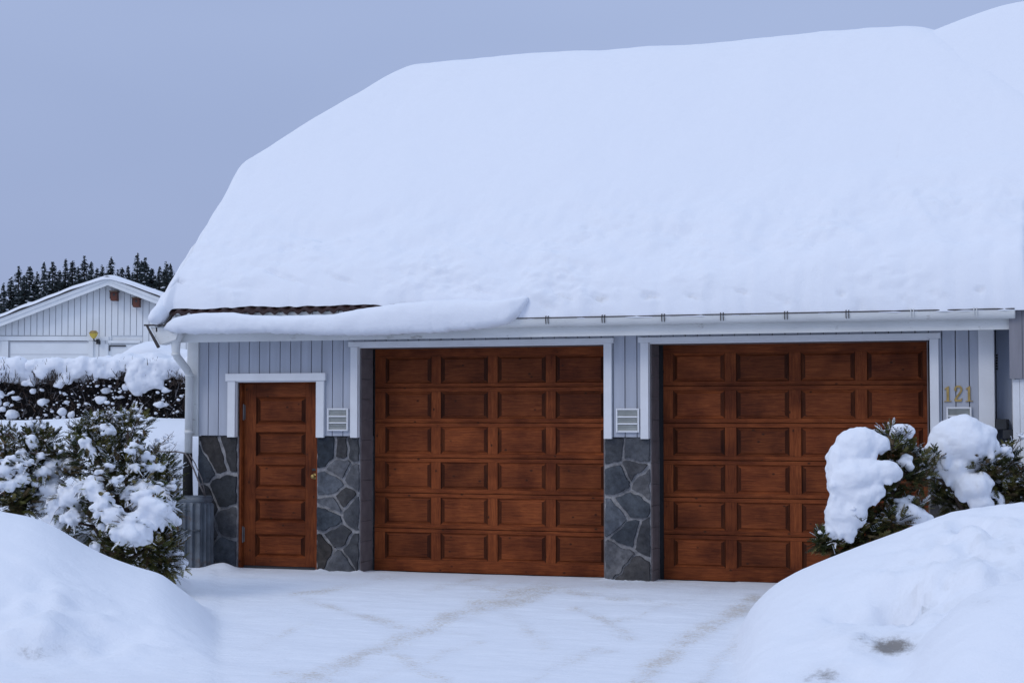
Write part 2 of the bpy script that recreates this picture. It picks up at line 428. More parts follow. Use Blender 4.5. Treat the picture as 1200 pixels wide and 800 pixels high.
def track(px, py):
    v = 0
    wx = 9*noise.noise(Vector((px*.03, py*.05, 2))); wy = 5*noise.noise(Vector((px*.03, py*.05, 9)))
    for a, b, s, w in TR:
        # foreshortened ground: the vertical photo distance counts more
        d = segd((px+wx, (py+wy)*2.2), (a[0], a[1]*2.2), (b[0], b[1]*2.2))
        v = max(v, (s if s >= .8 else s*1.12)*math.exp(-(d/(w*1.35))**2)*(.55+.9*abs(noise.noise(Vector((px*.02, py*.06, w))))))
    return v
DIRT = [(1044,757,34,13,.85),(1062,749,13,8,.6),(1025,760,14,7,.5),(1010,748,20,10,.5),(968,790,22,14,.6),(1090,720,14,8,.3),(1150,705,26,8,.35),(945,795,10,10,.5),(40,765,34,12,.50),(72,760,20,8,.42),(100,765,12,6,.40),(60,745,40,6,.28),(20,752,20,9,.3),(225,738,10,4,.25),(200,760,22,5,.25),(50,795,20,6,.35),(90,790,16,6,.3),(1000,745,90,16,.14)]

def proj(p):
    v = Vector(p)-CAM; d = v.dot(fw)
    if d < .5: return -999, -999
    return 600+F*v.dot(rt)/d, 400-F*v.dot(upv)/d

def axis(fine0, fine1, step, lo, hi, g=1.22):
    a = []
    n = int(round((fine1-fine0)/step))
    a = [fine0+step*i for i in range(n+1)]
    s = step; x = fine1
    while x < hi: s *= g; x += s; a.append(x)
    s = step; x = fine0; b = []
    while x > lo: s *= g; x -= s; b.append(x)
    return b[::-1]+a
xs = axis(-14.5, 1.5, .05, -700, 700)
ys = axis(-9.0, .4, .045, -60, 900)
vs = []; cols = []
for y in ys:
    for x in xs:
        h, drive, dep, px = height(x, y)
        vs.append((x, y, h))
        r_ = g_ = b_ = 0.0
        if -12 < x < 3 and -10 < y < .4:
            qx, qy = proj((x, y, h))
            b_ = drive
            if drive > .05: r_ = track(qx, qy)*drive
            for a, b, sx, sy, s in DIRT:
                e = ((qx-a)/sx)**2+((qy-b)/sy)**2
                if e < 6: g_ = max(g_, s*math.exp(-e))
        cols += [r_, g_, b_, 1]
nx = len(xs)
fs = [(j*nx+i, j*nx+i+1, (j+1)*nx+i+1, (j+1)*nx+i) for j in range(len(ys)-1) for i in range(nx-1)]
me = bpy.data.meshes.new('snowy_ground'); me.from_pydata(vs, [], fs); me.materials.append(M['snow_ground'])
ca = me.color_attributes.new('marks', 'FLOAT_COLOR', 'POINT'); ca.data.foreach_set('color', cols)
me.polygons.foreach_set('use_smooth', [True]*len(me.polygons))
g = bpy.data.objects.new('snowy_ground', me); C.objects.link(g)
tag(g, 'snow covered driveway and banks with sandy tyre tracks', kind='structure')

# ------------------------------------------------------------------ garage
G = empty('garage', (-5.2, 0, 0), 'blue grey garage with two wide brown wooden doors and snow covered roof', 'garage')
ZB = 1.46; ZT = 2.80
# masonry behind everything
w = MB()
for a, b in ((-9.57,-9.09), (-8.105,-7.605), (-4.84,-4.36), (-1.57,-.95)):
    w.box((a+.01, .03, -.3), (b-.01, .38, 2.6))
w.box((-9.08, .03, 2.07), (-8.12, .38, 2.6)); w.box((-7.595, .03, 2.435), (-4.85, .38, 2.6)); w.box((-4.34, .03, 2.435), (-1.58, .38, 2.6))
w.box((-9.555, .385, -.3), (-9.3, 6.2, 2.95)); w.box((-9.555, 6.205, -.3), (-.96, 6.4, 2.95)); w.box((-1.2, .385, -.3), (-.955, 6.2, 2.95))
w.build('masonry_wall', 'mortar', G)
# gable cladding on the left side
gb = MB()
yb = -.02
y = 0.06
while y < 6.2:
    y2 = min(y+.122, 6.2); ym = (y+y2)/2
    zt = min(3.12+.86*ym, 3.12+.86*(6.2-ym), 4.35)
    gb.box((-9.69, y, ZB), (-9.66, y2-.008, zt)); y += .125
gb.cur = 1; gb.prism([(.06,ZB+.01),(6.2,ZB+.01),(6.2,3.0),(4.9,4.3),(1.35,4.3),(.06,3.05)], -9.655, -9.56, 'x')
gb.build('gable_cladding', ['cladding', 'gap'], G)
# front cladding boards
def clad(name, spans):
    cl = MB()
    for x0, x1, z0, z1 in spans:
        x = -9.565
        while x < x1:
            a, b = max(x, x0), min(x+.119, x1)
            if b-a > .012: cl.box((a, -.026, z0), (b, -.006, z1))
            x += .127
        cl.cur = 1; cl.box((x0, -.010, z0+.005), (x1, .026, z1)); cl.cur = 0
    return cl.build(name, ['cladding', 'gap'], G, bevel=.003)
clad('front_cladding', [(-9.56,-9.15,ZB,2.56), (-9.15,-8.05,2.06,2.56), (-8.05,-7.66,ZB,2.56), (-7.66,-4.77,2.44,2.56), (-4.77,-4.40,ZB,2.56), (-4.40,-1.50,2.44,2.56), (-1.50,-1.10,ZB,2.56)])
# stone plinth pillars : irregular flagstones with raised pale pointing
def clip(poly, n, d):
    out = []
    for i in range(len(poly)):
        a, b = poly[i], poly[(i+1) % len(poly)]
        da = a[0]*n[0]+a[1]*n[1]-d; db = b[0]*n[0]+b[1]*n[1]-d
        if da <= 0: out.append(a)
        if da*db < 0:
            t = da/(da-db); out.append((a[0]+(b[0]-a[0])*t, a[1]+(b[1]-a[1])*t))
    return out
def pillar(x0, x1, seeds, z1=ZB-.004, ybase=0.0, z0=-.12, parent=None, y_out=-.001):
    mb = MB(); mb.col = (.23,.23,.24)
    mb.box((x0, ybase+.006, z0), (x1, .4 if parent is None else ybase+.3, z1))
    pts = seeds
    for i, p in enumerate(pts):
        poly = [(x0-.01, z0), (x1+.01, z0), (x1+.01, z1), (x0-.01, z1)]
        for j, q in enumerate(pts):
            if i == j: continue
            nx_, nz_ = q[0]-p[0], q[1]-p[1]; L = math.hypot(nx_, nz_)
            mid = ((p[0]+q[0])/2, (p[1]+q[1])/2); nn = (nx_/L, nz_/L)
            poly = clip(poly, nn, mid[0]*nn[0]+mid[1]*nn[1]-.008-.014*rnd.random())
            if len(poly) < 3: break
        if len(poly) < 3: continue
        poly = clip(poly, (1,0), x1-.006); poly = clip(poly, (-1,0), -(x0+.006))
        if len(poly) < 3: continue
        # roughen the outline
        out = []
        for k in range(len(poly)):
            a, b = Vector(poly[k]), Vector(poly[(k+1) % len(poly)])
            n = max(2, int((b-a).length/.035))
            for t in range(n):
                q = a.lerp(b, t/n)
                if 0 < t: q += Vector((noise.noise(Vector((q.x*11, q.y*11, 3))), noise.noise(Vector((q.x*11, q.y*11, 8))))) *.028
                elif n > 2: q = q*.0+ (a*.965 + Vector(((sum(c[0] for c in poly)/len(poly)), sum(c[1] for c in poly)/len(poly)))*.035)
                q.x = min(max(q.x, x0+.004), x1-.004)
                out.append((q.x, q.y))
        t = rnd.random()
        v = rnd.choice([.03,.05,.06,.07,.085,.10]); w_ = rnd.uniform(-.006, .006)
        mb.col = (v*.94+w_, v, v*1.12-w_)
        dpt = rnd.uniform(.006, .022)
        cx = sum(c[0] for c in out)/len(out); cz = sum(c[1] for c in out)/len(out)
        n = len(out); vs_ = [(a, ybase+.012, b) for a, b in out]+[(a*.97+cx*.03, ybase-dpt, b*.97+cz*.03) for a, b in out]+[(cx, ybase-dpt-.004, cz)]
        fs_ = [(k, (k+1) % n, (k+1) % n+n, k+n) for k in range(n)]+[(k+n, (k+1) % n+n, 2*n) for k in range(n)]
        mb.add(vs_, fs_)
    return mb.build('stone_pillar', 'stone', parent or G)
def jit_seeds(x0, x1, z0, z1, n, seed):
    r = random.Random(seed); pts = []
    tries = 0
    while len(pts) < n and tries < 4000:
        p = (r.uniform(x0, x1), r.uniform(z0, z1)); tries += 1
        if all(math.hypot(p[0]-q[0], (p[1]-q[1])*.8) > .17*(1-.3*(tries/4000)) for q in pts): pts.append(p)
    return pts
def W(px, py): p = on_y(px, py); return (p.x, p.z)
pillar(-9.58, -9.085, [W(*p) for p in [(238,545),(253,535),(272,528),(262,578),(240,590),(268,612),(240,625),(262,645),(238,660)]])
pillar(-8.11, -7.60, [W(*p) for p in [(385,527),(401,528),(416,528),(401,546),(390,570),(416,555),(400,584),(392,590),(387,606),(414,600),(396,629),(378,645),(414,645),(398,657)]])
pillar(-4.845, -4.355, [W(*p) for p in [(718,525),(745,528),(727,560),(742,553),(753,565),(722,605),(738,592),(738,625),(756,630),(727,655),(741,668)]])
pillar(-1.575, -.955, jit_seeds(-1.57, -.96, 0, 1.45, 15, 5))
# reveals
jb = MB()
for a in (-7.60, -4.355):
    z = -.12
    while z < 2.42:
        jb.box((a+.001, .012, z), (a+.013, .318, min(z+.215, 2.425))); z += .22
jb.box((-7.59, .012, 2.412), (-4.86, .33, 2.432)); jb.box((-4.34, .012, 2.412), (-1.59, .33, 2.432))
jb.box((-4.858, .02, -.05), (-4.846, .318, 2.41)); jb.box((-1.588, .02, -.05), (-1.576, .318, 2.41))
jb.cur = 1
jb.box((-7.61, .385, -.05), (-4.83, .40, 2.45)); jb.box((-4.36, .385, -.05), (-1.56, .40, 2.45))
jb.build('door_reveal', ['jamb', 'gap'], G)

# painted door surrounds
def surround(x0, x1, zt, hz, side, over):
    t = MB()
    t.box((x0, -.062, 1.442), (x0+side, -.028, zt)); t.box((x1-side, -.062, 1.442), (x1, -.028, zt))
    t.box((x0-over, -.075, zt+.001), (x1+over, -.028, zt+hz))
    t.box((x0+side-.012, -.027, 1.445), (x0+side+.004, .010, zt)); t.box((x1-side-.004, -.027, 1.445), (x1-side+.012, .010, zt))
    t.box((x0+side+.005, -.027, zt-.012), (x1-side-.005, .010, zt+.01))
    return t.build('door_surround', 'white', G, bevel=.004)
surround(-9.185, -8.005, 2.062, .085, .095, .02)
surround(-7.690, -4.750, 2.425, .055, .085, .02)
surround(-4.445, -1.470, 2.425, .055, .085, .02)

# sectional garage doors
def gdoor(x0, x1, ps, pitch):
    d = MB(); Y = .33; D_ = .03
    pw, ph = .545, .292
    zt0 = 2.325; zp = .383
    rows = [(zt0-zp*i-ph, zt0-zp*i) for i in range(6)]
    cols_ = [(ps+pitch*i, ps+pitch*i+pw) for i in range(4)]
    # back sheet
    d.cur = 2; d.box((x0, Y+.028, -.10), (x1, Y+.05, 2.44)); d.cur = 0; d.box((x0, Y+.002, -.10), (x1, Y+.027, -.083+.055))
    # section bands: rails (horizontal grain) and stiles (vertical grain)
    bands = [(rows[i][0]-(.045 if i < 5 else .13), rows[i][1]+(.045 if i else .12)) for i in range(6)]
    for i, (b0, b1) in enumerate(bands):
        g_ = .003
        d.cur = 0
        d.box((x0, Y, rows[i][1]+.001), (x1, Y+D_, b1-g_))
        d.box((x0, Y, b0+g_), (x1, Y+D_, rows[i][0]-.001))
        d.box((x0, Y-.008, b0+g_), (x1, Y-.0005, b0+.011))       # drip ledge that lips over the joint
        d.cur = 1
        edges = [x0]+[e for c in cols_ for e in c]+[x1]
        for k in range(0, len(edges), 2):
            d.box((edges[k], Y+.001, rows[i][0]), (edges[k+1], Y+D_, rows[i][1]))
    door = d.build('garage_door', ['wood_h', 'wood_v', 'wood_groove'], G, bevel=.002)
    for (a, b) in cols_:
        for (c, e) in rows:
            m = MB(); yo, yi = Y+.014, Y-.003
            q = .034; s_ = .011
            # moulding round the field, then the raised field
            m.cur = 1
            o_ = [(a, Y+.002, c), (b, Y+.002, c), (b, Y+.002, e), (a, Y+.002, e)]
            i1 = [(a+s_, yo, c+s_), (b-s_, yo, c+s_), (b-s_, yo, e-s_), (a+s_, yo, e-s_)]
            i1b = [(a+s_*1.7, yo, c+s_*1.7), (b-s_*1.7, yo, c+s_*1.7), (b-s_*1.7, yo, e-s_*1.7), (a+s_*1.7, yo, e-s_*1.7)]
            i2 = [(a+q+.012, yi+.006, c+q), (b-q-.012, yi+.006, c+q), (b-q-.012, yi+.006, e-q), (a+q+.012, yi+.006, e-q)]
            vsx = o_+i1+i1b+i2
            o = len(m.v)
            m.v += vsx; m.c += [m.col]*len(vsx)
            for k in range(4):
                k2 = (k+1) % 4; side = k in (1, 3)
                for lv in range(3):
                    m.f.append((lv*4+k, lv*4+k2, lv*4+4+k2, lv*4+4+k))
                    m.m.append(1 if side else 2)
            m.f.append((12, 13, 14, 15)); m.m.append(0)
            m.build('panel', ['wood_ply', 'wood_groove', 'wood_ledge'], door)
    return door
gdoor(-7.566, -4.80, -7.443, .6555)
gdoor(-4.300, -1.53, -4.197, .6645)

# single side door
d = MB(); Y = .09
x0, x1 = -9.055, -8.145; zt = 2.035
d.cur = 1; d.box((-9.085, .035, -.10), (-9.058, .17, 2.05)); d.box((-8.142, .035, -.10), (-8.112, .17, 2.05)); d.cur = 0; d.box((-9.057, .037, 2.037), (-8.143, .17, 2.06))
d.build('door_frame', ['wood_h', 'wood_v'], G, bevel=.002)
d = MB()
pz_ = [(1.586,1.889),(1.232,1.499),(.875,1.138),(.503,.758),(.115,.369)]
pa, pb = -8.905, -8.292
d.cur = 1; d.box((x0, Y, .02), (pa, Y+.045, zt)); d.box((pb, Y, .02), (x1, Y+.045, zt))
d.cur = 0
ze = [zt]+[z for p in pz_ for z in (p[1], p[0])]+[.02]
for k in range(0, len(ze), 2): d.box((pa+.001, Y+.001, ze[k+1]), (pb-.001, Y+.045, ze[k]))
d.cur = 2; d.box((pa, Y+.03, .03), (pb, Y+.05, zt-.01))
d.cur = 3; d.box((x0, Y+.01, -.10), (x1, Y+.05, .018))
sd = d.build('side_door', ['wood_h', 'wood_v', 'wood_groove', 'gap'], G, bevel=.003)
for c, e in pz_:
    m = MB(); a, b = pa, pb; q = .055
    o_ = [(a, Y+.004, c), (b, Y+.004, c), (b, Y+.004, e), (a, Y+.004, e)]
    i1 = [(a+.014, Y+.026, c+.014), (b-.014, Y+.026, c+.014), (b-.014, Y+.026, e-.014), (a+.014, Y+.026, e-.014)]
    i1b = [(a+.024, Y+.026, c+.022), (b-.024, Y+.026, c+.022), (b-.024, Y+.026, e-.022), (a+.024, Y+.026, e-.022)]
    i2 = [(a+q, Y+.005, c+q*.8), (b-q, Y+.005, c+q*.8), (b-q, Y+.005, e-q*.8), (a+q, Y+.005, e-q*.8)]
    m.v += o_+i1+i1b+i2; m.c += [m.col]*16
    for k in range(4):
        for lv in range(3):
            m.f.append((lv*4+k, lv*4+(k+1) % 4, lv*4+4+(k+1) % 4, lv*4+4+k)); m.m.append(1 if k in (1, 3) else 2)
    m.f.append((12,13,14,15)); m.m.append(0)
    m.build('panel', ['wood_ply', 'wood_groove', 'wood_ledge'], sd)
h = MB(); kp = on_y(372, 561, .05); kx = -8.175
h.tube([(kx, Y, 1.015), (kx, Y-.045, 1.015)], .012, 12); h.ball((kx, Y-.055, 1.015), .026, 14, 10)
h.tube([(kx, Y+.001, 1.015), (kx, Y-.006, 1.015)], .034, 16)
h.build('door_knob', 'brass', sd, smooth=True)
h = MB(); h.box((kx-.035, Y-.006, 1.075), (kx+.03, Y-.0005, 1.10)); h.build('lock_plate', 'black', sd, bevel=.002)
for z in (1.72, .36):
    h = MB(); h.tube([(-9.056, Y-.012, z-.09), (-9.056, Y-.012, z+.09)], .011, 10); h.box((-9.075, Y-.003, z-.08), (-9.035, Y-.0005, z+.08))
    h.build('hinge', 'hinge', sd, bevel=.001)

# corner boards
c_ = MB(); c_.box((-9.70, -.05, 1.45), (-9.562, -.005, 2.56)); c_.box((-9.70, -.004, 1.45), (-9.664, .058, 3.0)); c_.build('corner_board', 'white_old', G, bevel=.004)
c_ = MB(); c_.box((-1.098, -.06, 1.30), (-.952, .02, 2.56)); c_.box((-.985, .021, 1.3), (-.953, .12, 2.56)); c_.build('corner_board', 'white', G, bevel=.004)

# wall vents
def vent(cx, cz, wv, hv, n):
    v = MB(); t = .016
    v.box((cx-wv/2, -.055, cz-hv/2), (cx-wv/2+t, -.027, cz+hv/2)); v.box((cx+wv/2-t, -.055, cz-hv/2), (cx+wv/2, -.027, cz+hv/2))
    v.box((cx-wv/2+t+.001, -.055, cz+hv/2-t), (cx+wv/2-t-.001, -.027, cz+hv/2)); v.box((cx-wv/2+t+.001, -.055, cz-hv/2), (cx+wv/2-t-.001, -.027, cz-hv/2+t))
    ih = hv-2*t
    for k in range(1, n):
        z = cz-hv/2+t+ih*k/n; v.box((cx-wv/2+t+.001, -.058, z-.007), (cx+wv/2-t-.001, -.033, z+.007))
    fr = v.build('wall_vent', 'white', G, bevel=.002)
    s = MB()
    for k in range(n):
        z0 = cz-hv/2+t+ih*k/n
        m_ = 4
        for j in range(m_):
            zz = z0+ih/n*j/m_
            s.add([(cx-wv/2+t, -.030, zz), (cx+wv/2-t, -.030, zz), (cx+wv/2-t, -.047, zz+ih/n/m_*.9), (cx-wv/2+t, -.047, zz+ih/n/m_*.9)], [(0,1,2,3)])
    s.build('louvre', 'vent', fr)
vent(-7.843, 1.638, .245, .245, 3); vent(-4.584, 1.632, .245, .245, 3); vent(-1.285, 1.64, .235, .245, 3)

# brass house number 121
def digit_one(x, z, hgt):
    s = hgt/.15
    b = MB()
    b.prism([(x-.012*s, z+.008*s), (x+.012*s, z+.008*s), (x+.012*s, z+.15*s), (x+.004*s, z+.15*s), (x-.03*s, z+.128*s), (x-.03*s, z+.118*s), (x-.012*s, z+.124*s)], -.040, -.028)
    b.box((x-.034*s, -.040, z), (x+.034*s, -.028, z+.0075*s))
    return b.build('house_number_digit', 'brass', G)
def digit_two(x, z, hgt):
    s = hgt/.15; b = MB()
    path = [(-.028,.112),(-.03,.128),(-.02,.144),(0,.150),(.022,.142),(.03,.122),(.024,.098),(.008,.074),(-.012,.048),(-.026,.026),(-.032,.012)]
    for (a, c), (e, f_) in zip(path, path[1:]):
        L = math.hypot(e-a, f_-c); nx_, nz_ = -(f_-c)/L*.0095, (e-a)/L*.0095
        wid = 1.0
        b.prism([(x+(a-nx_)*s, z+(c-nz_)*s), (x+(e-nx_)*s, z+(f_-nz_)*s), (x+(e+nx_)*s, z+(f_+nz_)*s), (x+(a+nx_)*s, z+(c+nz_)*s)], -.040+wid*.0001*len(b.f), -.028)
    b.prism([(x-.034*s, z), (x+.03*s, z), (x+.036*s, z+.034*s), (x+.03*s, z+.034*s), (x+.022*s, z+.02*s), (x-.03*s, z+.02*s)], -.0385, -.028)
    b.ball((x-.024*s, -.034, z+.112*s), (.012*s, .005, .012*s), 10, 6)
    return b.build('house_number_digit', 'brass', G)
digit_one(-1.389, 1.815, .148); digit_two(-1.290, 1.815, .148); digit_one(-1.190, 1.815, .148)

# eaves: fascia, soffit, gutter
XL, XR = -9.80, -.735
e = MB()
e.box((XL+.12, -.36, 2.487), (XR, -.335, 2.80)); e.box((XL+.12, -.334, 2.56), (XR, -.01, 2.575))
e.cur = 1
x = XL+.3
while x < XR: e.box((x, -.3615, 2.70), (x+.006, -.3602, 2.80)); x += .30
e.build('fascia_board', ['white_old', 'gap'], G, bevel=.002)
gu = MB()
gs = []
for i in range(13):
    a = math.pi*i/12; gs.append((-.425-.056*math.cos(a), 2.672-.085*math.sin(a)))
prof_g = gs+[(yy+(.004 if yy < -.425 else -.004), zz+.004) for yy, zz in gs[::-1]]
n = len(prof_g); gx0, gx1 = -9.79, -.74
nseg = 24
vs_ = []
for k in range(nseg+1):
    x = gx0+(gx1-gx0)*k/nseg
    for yy, zz in prof_g: vs_.append((x, yy, zz + .004*math.sin(x*1.3)))
fs_ = [(k*n+i, k*n+(i+1) % n, (k+1)*n+(i+1) % n, (k+1)*n+i) for k in range(nseg) for i in range(n)]
gu.add(vs_, fs_)
gu.prism([(a, b) for a, b in gs], gx0-.001, gx0-.004, 'x'); gu.prism([(a, b) for a, b in gs], gx1+.001, gx1+.004, 'x')
gut = gu.build('gutter', 'white_old', G, smooth=False)
rim = MB(); rim.tube([(gx0, -.483, 2.674), (gx1, -.483, 2.674)], .006, 8); rim.build('gutter_rim', 'dark_metal', gut)
for px in (641, 707, 777, 846, 921, 993, 1069, 1143):
    x = on_y(px, 370, -.48).x; bk = MB()
    for dx in (-.012, .014):
        bk.tube([(x+dx+.01, -.40, 2.70), (x+dx, -.489, 2.688), (x+dx, -.492, 2.655), (x+dx, -.478, 2.612)], .0045, 6)
    bk.build('gutter_bracket', 'dark_metal' if px < 1000 else 'white_old', gut)
# barge return at the left corner
bt = MB()
A, B_, D_, E_ = on_y(176, 383, -.5), on_y(210, 384, -.5), on_y(206, 398, -.5), on_y(187, 404, -.5)
bt.prism([(A.x, A.z), (B_.x, B_.z), (D_.x, D_.z), (E_.x, E_.z)], -.50, -.36)
bt.build('eave_return', 'white_old', G, bevel=.003)
fl = MB()
P = [on_y(*q, -.52) for q in ((169,381), (194,381), (186,407))]
fl.tube([P[0], P[1]], .013, 4); fl.tube([P[0]+Vector((.03,0,0)), P[2]], [.012, .02], 4)
fl.tube([P[1], P[1]+Vector((0,2.0,1.76))], .02, 4)
fl.build('verge_flashing', 'dark_metal', G)
bb = MB()
for a, b in (((-.50, 2.60), (1.30, 4.25)),):
    L = [(a[0], a[1]), (b[0], b[1]), (b[0], b[1]+.24), (a[0], a[1]+.24)]
    bb.prism(L, -9.84, -9.815, 'x')
bb.build('barge_board', 'white_old', G, bevel=.003)

# tiled roof (mostly hidden): wavy front slope, plus back and half hips
TS, TI = .88, 3.17
def tz(y): return TI+TS*y
ro = MB(); step = .14/8; nxr = int((9.05)/step)+1
xsr = [-9.80+step*i for i in range(nxr+1)]
y0r, y1r = -.40, 1.40
vs_ = []
for t, lift in ((0, 0), (0, .026), (.12, .026), (1, .026)):
    for x in xsr:
        wv = .020*math.sin(2*math.pi*x/.14); yy = y0r+(y1r-y0r)*t
        vs_.append((x, yy+(0 if lift else .004), tz(yy)+wv+lift-.028))
m_ = nxr+1
ro.add(vs_, [(k*m_+i, k*m_+i+1, (k+1)*m_+i+1, (k+1)*m_+i) for k in range(3) for i in range(nxr)])
RX0, RX1 = -9.80, -.15; RY = 3.1
def rz(x, y): return min(tz(y), tz(6.2-y), 4.40+.9*(x-RX0), 4.40+.9*(RX1-x))
nx2, ny2 = 80, 50
vs_ = [(RX0+.02+(RX1-RX0-.04)*i/nx2, 1.40+(6.55-1.40)*j/ny2, 0) for j in range(ny2+1) for i in range(nx2+1)]
vs_ = [(a, b, rz(a, b)-.0) for a, b, _ in vs_]
ro.add(vs_, [(j*(nx2+1)+i, j*(nx2+1)+i+1, (j+1)*(nx2+1)+i+1, (j+1)*(nx2+1)+i) for j in range(ny2) for i in range(nx2)])
ro.build('tiled_roof', 'tile', G, smooth=False)

# downpipe
dp = MB(); X = -9.63
dp.tube([(X, -.42, 2.60), (X, -.42, 2.555), (X, -.42, 2.49), (X, -.42, 2.38), (X+.004, -.40, 2.33), (X, -.17, 2.19), (X, -.12, 2.14), (X-.005, -.12, 1.22)],
        [.085, .082, .052, .045, .044, .044, .044, .044], 18)
for z in (2.13, 1.50): dp.tube([(X, -.12, z-.02), (X, -.12, z+.02)], .050, 18)
dp.tube([(X, -.42, 2.37), (X, -.42, 2.34)], .049, 18)
dpo = dp.build('downpipe', 'white_old', G, smooth=True)
hp = MB(); hp.tube([(X-.006, -.13, 1.26), (X+.0, -.14, 1.05), (X+.02, -.17, .85), (X+.05, -.20, .60)], [.050, .055, .057, .06], 16); hp.build('black_hose', 'rubber', dpo, smooth=True)

# ------------------------------------------------------------------ snow on the garage roof
def roofsnow():
    x0, x1 = -9.86, -.15; y0, y1 = -.50, 6.7
    X_, Y_ = [], []
    x = x0
    while x < x1: X_.append(x); x += .03
    X_.append(x1)
    y = y0
    while y < 3.6: Y_.append(y); y += (.006 if y < -.32 else (.014 if y < .1 else .03))
    while y < y1: Y_.append(y); y += .12
    Y_.append(y1)
    vs, fs = [], []
    nX = len(X_)
    def zs(x, y):
        fr = 3.475+.95*y; bk = 3.475+.95*(6.2-y)
        hl = 4.72+.93*(x+9.82); hr = 4.72+.93*(-.12-x)
        top = smin(smin(smin(fr, bk, .95), hl, .16), hr, .4)
        # sag & wind relief
        top += .05*fn(x*.4, y*.4, 1, 3) + .014*fn(x*1.7, y*1.7, 5, 4)
        top += .05*math.exp(-((x+9.75)/.16)**2-((y-1.28)/.13)**2)
        low = ss(.95, .15, y)
        top += low*(.060*fn(x*1.8, y*3.0, 9, 4)+.014*fn(x*7, y*10, 2, 4))
        # the crease where the lower snow has crept
        top += .055*ss(.95, .72, y+.10*noise.noise(Vector((x*.8, 0, 4))))*ss(-3.6, -2.2, x)
        # crescent slump above the bare tiles
        top -= .11*math.exp(-((x+8.1)/.55)**2-((y-.28-.12*((x+8.1)/.6)**2)/.10)**2)
        # little pits
        for qx, qy, s in PITS:
            dd = ((x-qx)/(s*1.5))**2+((y-qy)/s)**2
            if dd < 0: top -= 0
        return top
    def edge_front(x):
        # where the snow lip ends over the tiles; lip is pulled back where the slab slid off
        bare = ss(-6.9, -5.6, x)
        base = -.375+(-.475+.375)*bare
        if x < -9.70: base = -.375-.125*ss(-9.70, -9.76, x)
        return base+.022*fn(x*2, 0, 3)+.014*noise.noise(Vector((x*9, 0, 0)))-(.004 if bare > .5 else 0)
    PIT = [(660,346,9,2,.05),(700,350,8,1.6,.06),(706,347,6,1.5,.06),(762,345,9,2,.07),(757,348,4,2,.06),(812,346,9,1.5,.05),(868,341,8,1.5,.05),(985,343,3,2,.07),(1148,339,2.5,2,.10),(1060,350,12,2,.04),(211,329,4,1.6,.07),(640,357,12,2,.04),(920,352,14,2,.04),(1100,345,9,1.6,.05),(560,338,10,2,.04),(330,322,22,2.5,.05),(400,326,14,2,.04),(1010,356,9,2,.04)]
    PITS = []
    def tile_z(x, y): return min(tz(y), tz(6.2-y), 4.40+.9*(x-RX0), 4.40+.9*(RX1-x))+.02
    for y in Y_:
        for x in X_:
            ye = edge_front(x)
            yy = ye+(y-y0)*(y1-ye)/(y1-y0)
            df = yy-ye; dl = x-x0+.02*noise.noise(Vector((yy*3, 1, 1))); dbk = y1-yy
            def pr(d, w):
                t = min(1, max(0, d/w)); return math.sqrt(max(0, 1-(1-t)**2.4))
            k = pr(df, .30)*pr(max(dl, 0), .22)*pr(dbk, .3)
            if yy < .3: k *= pr(max(-.600-x, 0), .10) if x > -1.0 else 1
            zt = zs(x, yy)
            tb = tile_z(x, yy)
            lip = ss(-6.6, -5.5, x)*ss(.30, 0, df)
            base = tb*(1-lip)+(min(tb, 2.66+.9*df))*lip
            if x < -9.72: base -= .0
            if yy < .3 and x > -.605: base = 2.70; k = 0
            zf = base+(zt-base)*k if zt > base else base
            dsp = 0
            if k > .02 and yy < 1.4:
                lw = ss(.85, .1, yy)
                pat = .08+1.15*ss(-.2, .4, noise.noise(Vector((x*.9, yy*1.6, 7))))
                dsp = lw*(.040*fn(x*2.6, yy*5, zf*4, 4)+.013*fn(x*10, yy*14, zf*9, 3)*pat)*pat*min(1, k*2)
                if yy < .6:
                    ppx, ppy = proj((x, yy, zf))
                    for qx, qy, sx, sy, a_ in PIT:
                        dd = ((ppx-qx)/sx)**2+((ppy-qy-.35*(ppx-qx))/sy)**2
                        if dd < 9: dsp -= a_*math.exp(-dd)
            vs.append((x, yy-.69*dsp, zf+.72*dsp))
    for j in range(len(Y_)-1):
        for i in range(nX-1): fs.append((j*nX+i, j*nX+i+1, (j+1)*nX+i+1, (j+1)*nX+i))
    me = bpy.data.meshes.new('roof_snow'); me.from_pydata(vs, [], fs); me.materials.append(M['snow_roof'])
    me.polygons.foreach_set('use_smooth', [True]*len(me.polygons))
    o = bpy.data.objects.new('roof_snow', me); C.objects.link(o)
    return tag(o, 'thick smooth blanket of snow covering the garage roof', 'snow')
roofsnow()
# rounded lump at the verge corner
lump = [(at(180,372,on_y(180,372,-.5).y and (on_y(180,372,-.5)-CAM).dot(fh)), (.12,.16,.09))]
bl = []
for px, py, r in [(178+28*k/14, 373-51*k/14, .078+.012*k/14) for k in range(13)]:
    t = (206-px)/28; p = on_y(px+6+8*(1-t), py+3*(1-t), -.50+.62*(1-t)); bl.append((p, (r*1.05, .16, r*.95)))
o = remeshed(bl, .018, 'verge_snow', None, amp=.02, nscale=4, smooth_it=14)
tag(o, 'rounded tongue of snow drooping at the left corner of the garage roof', 'snow')

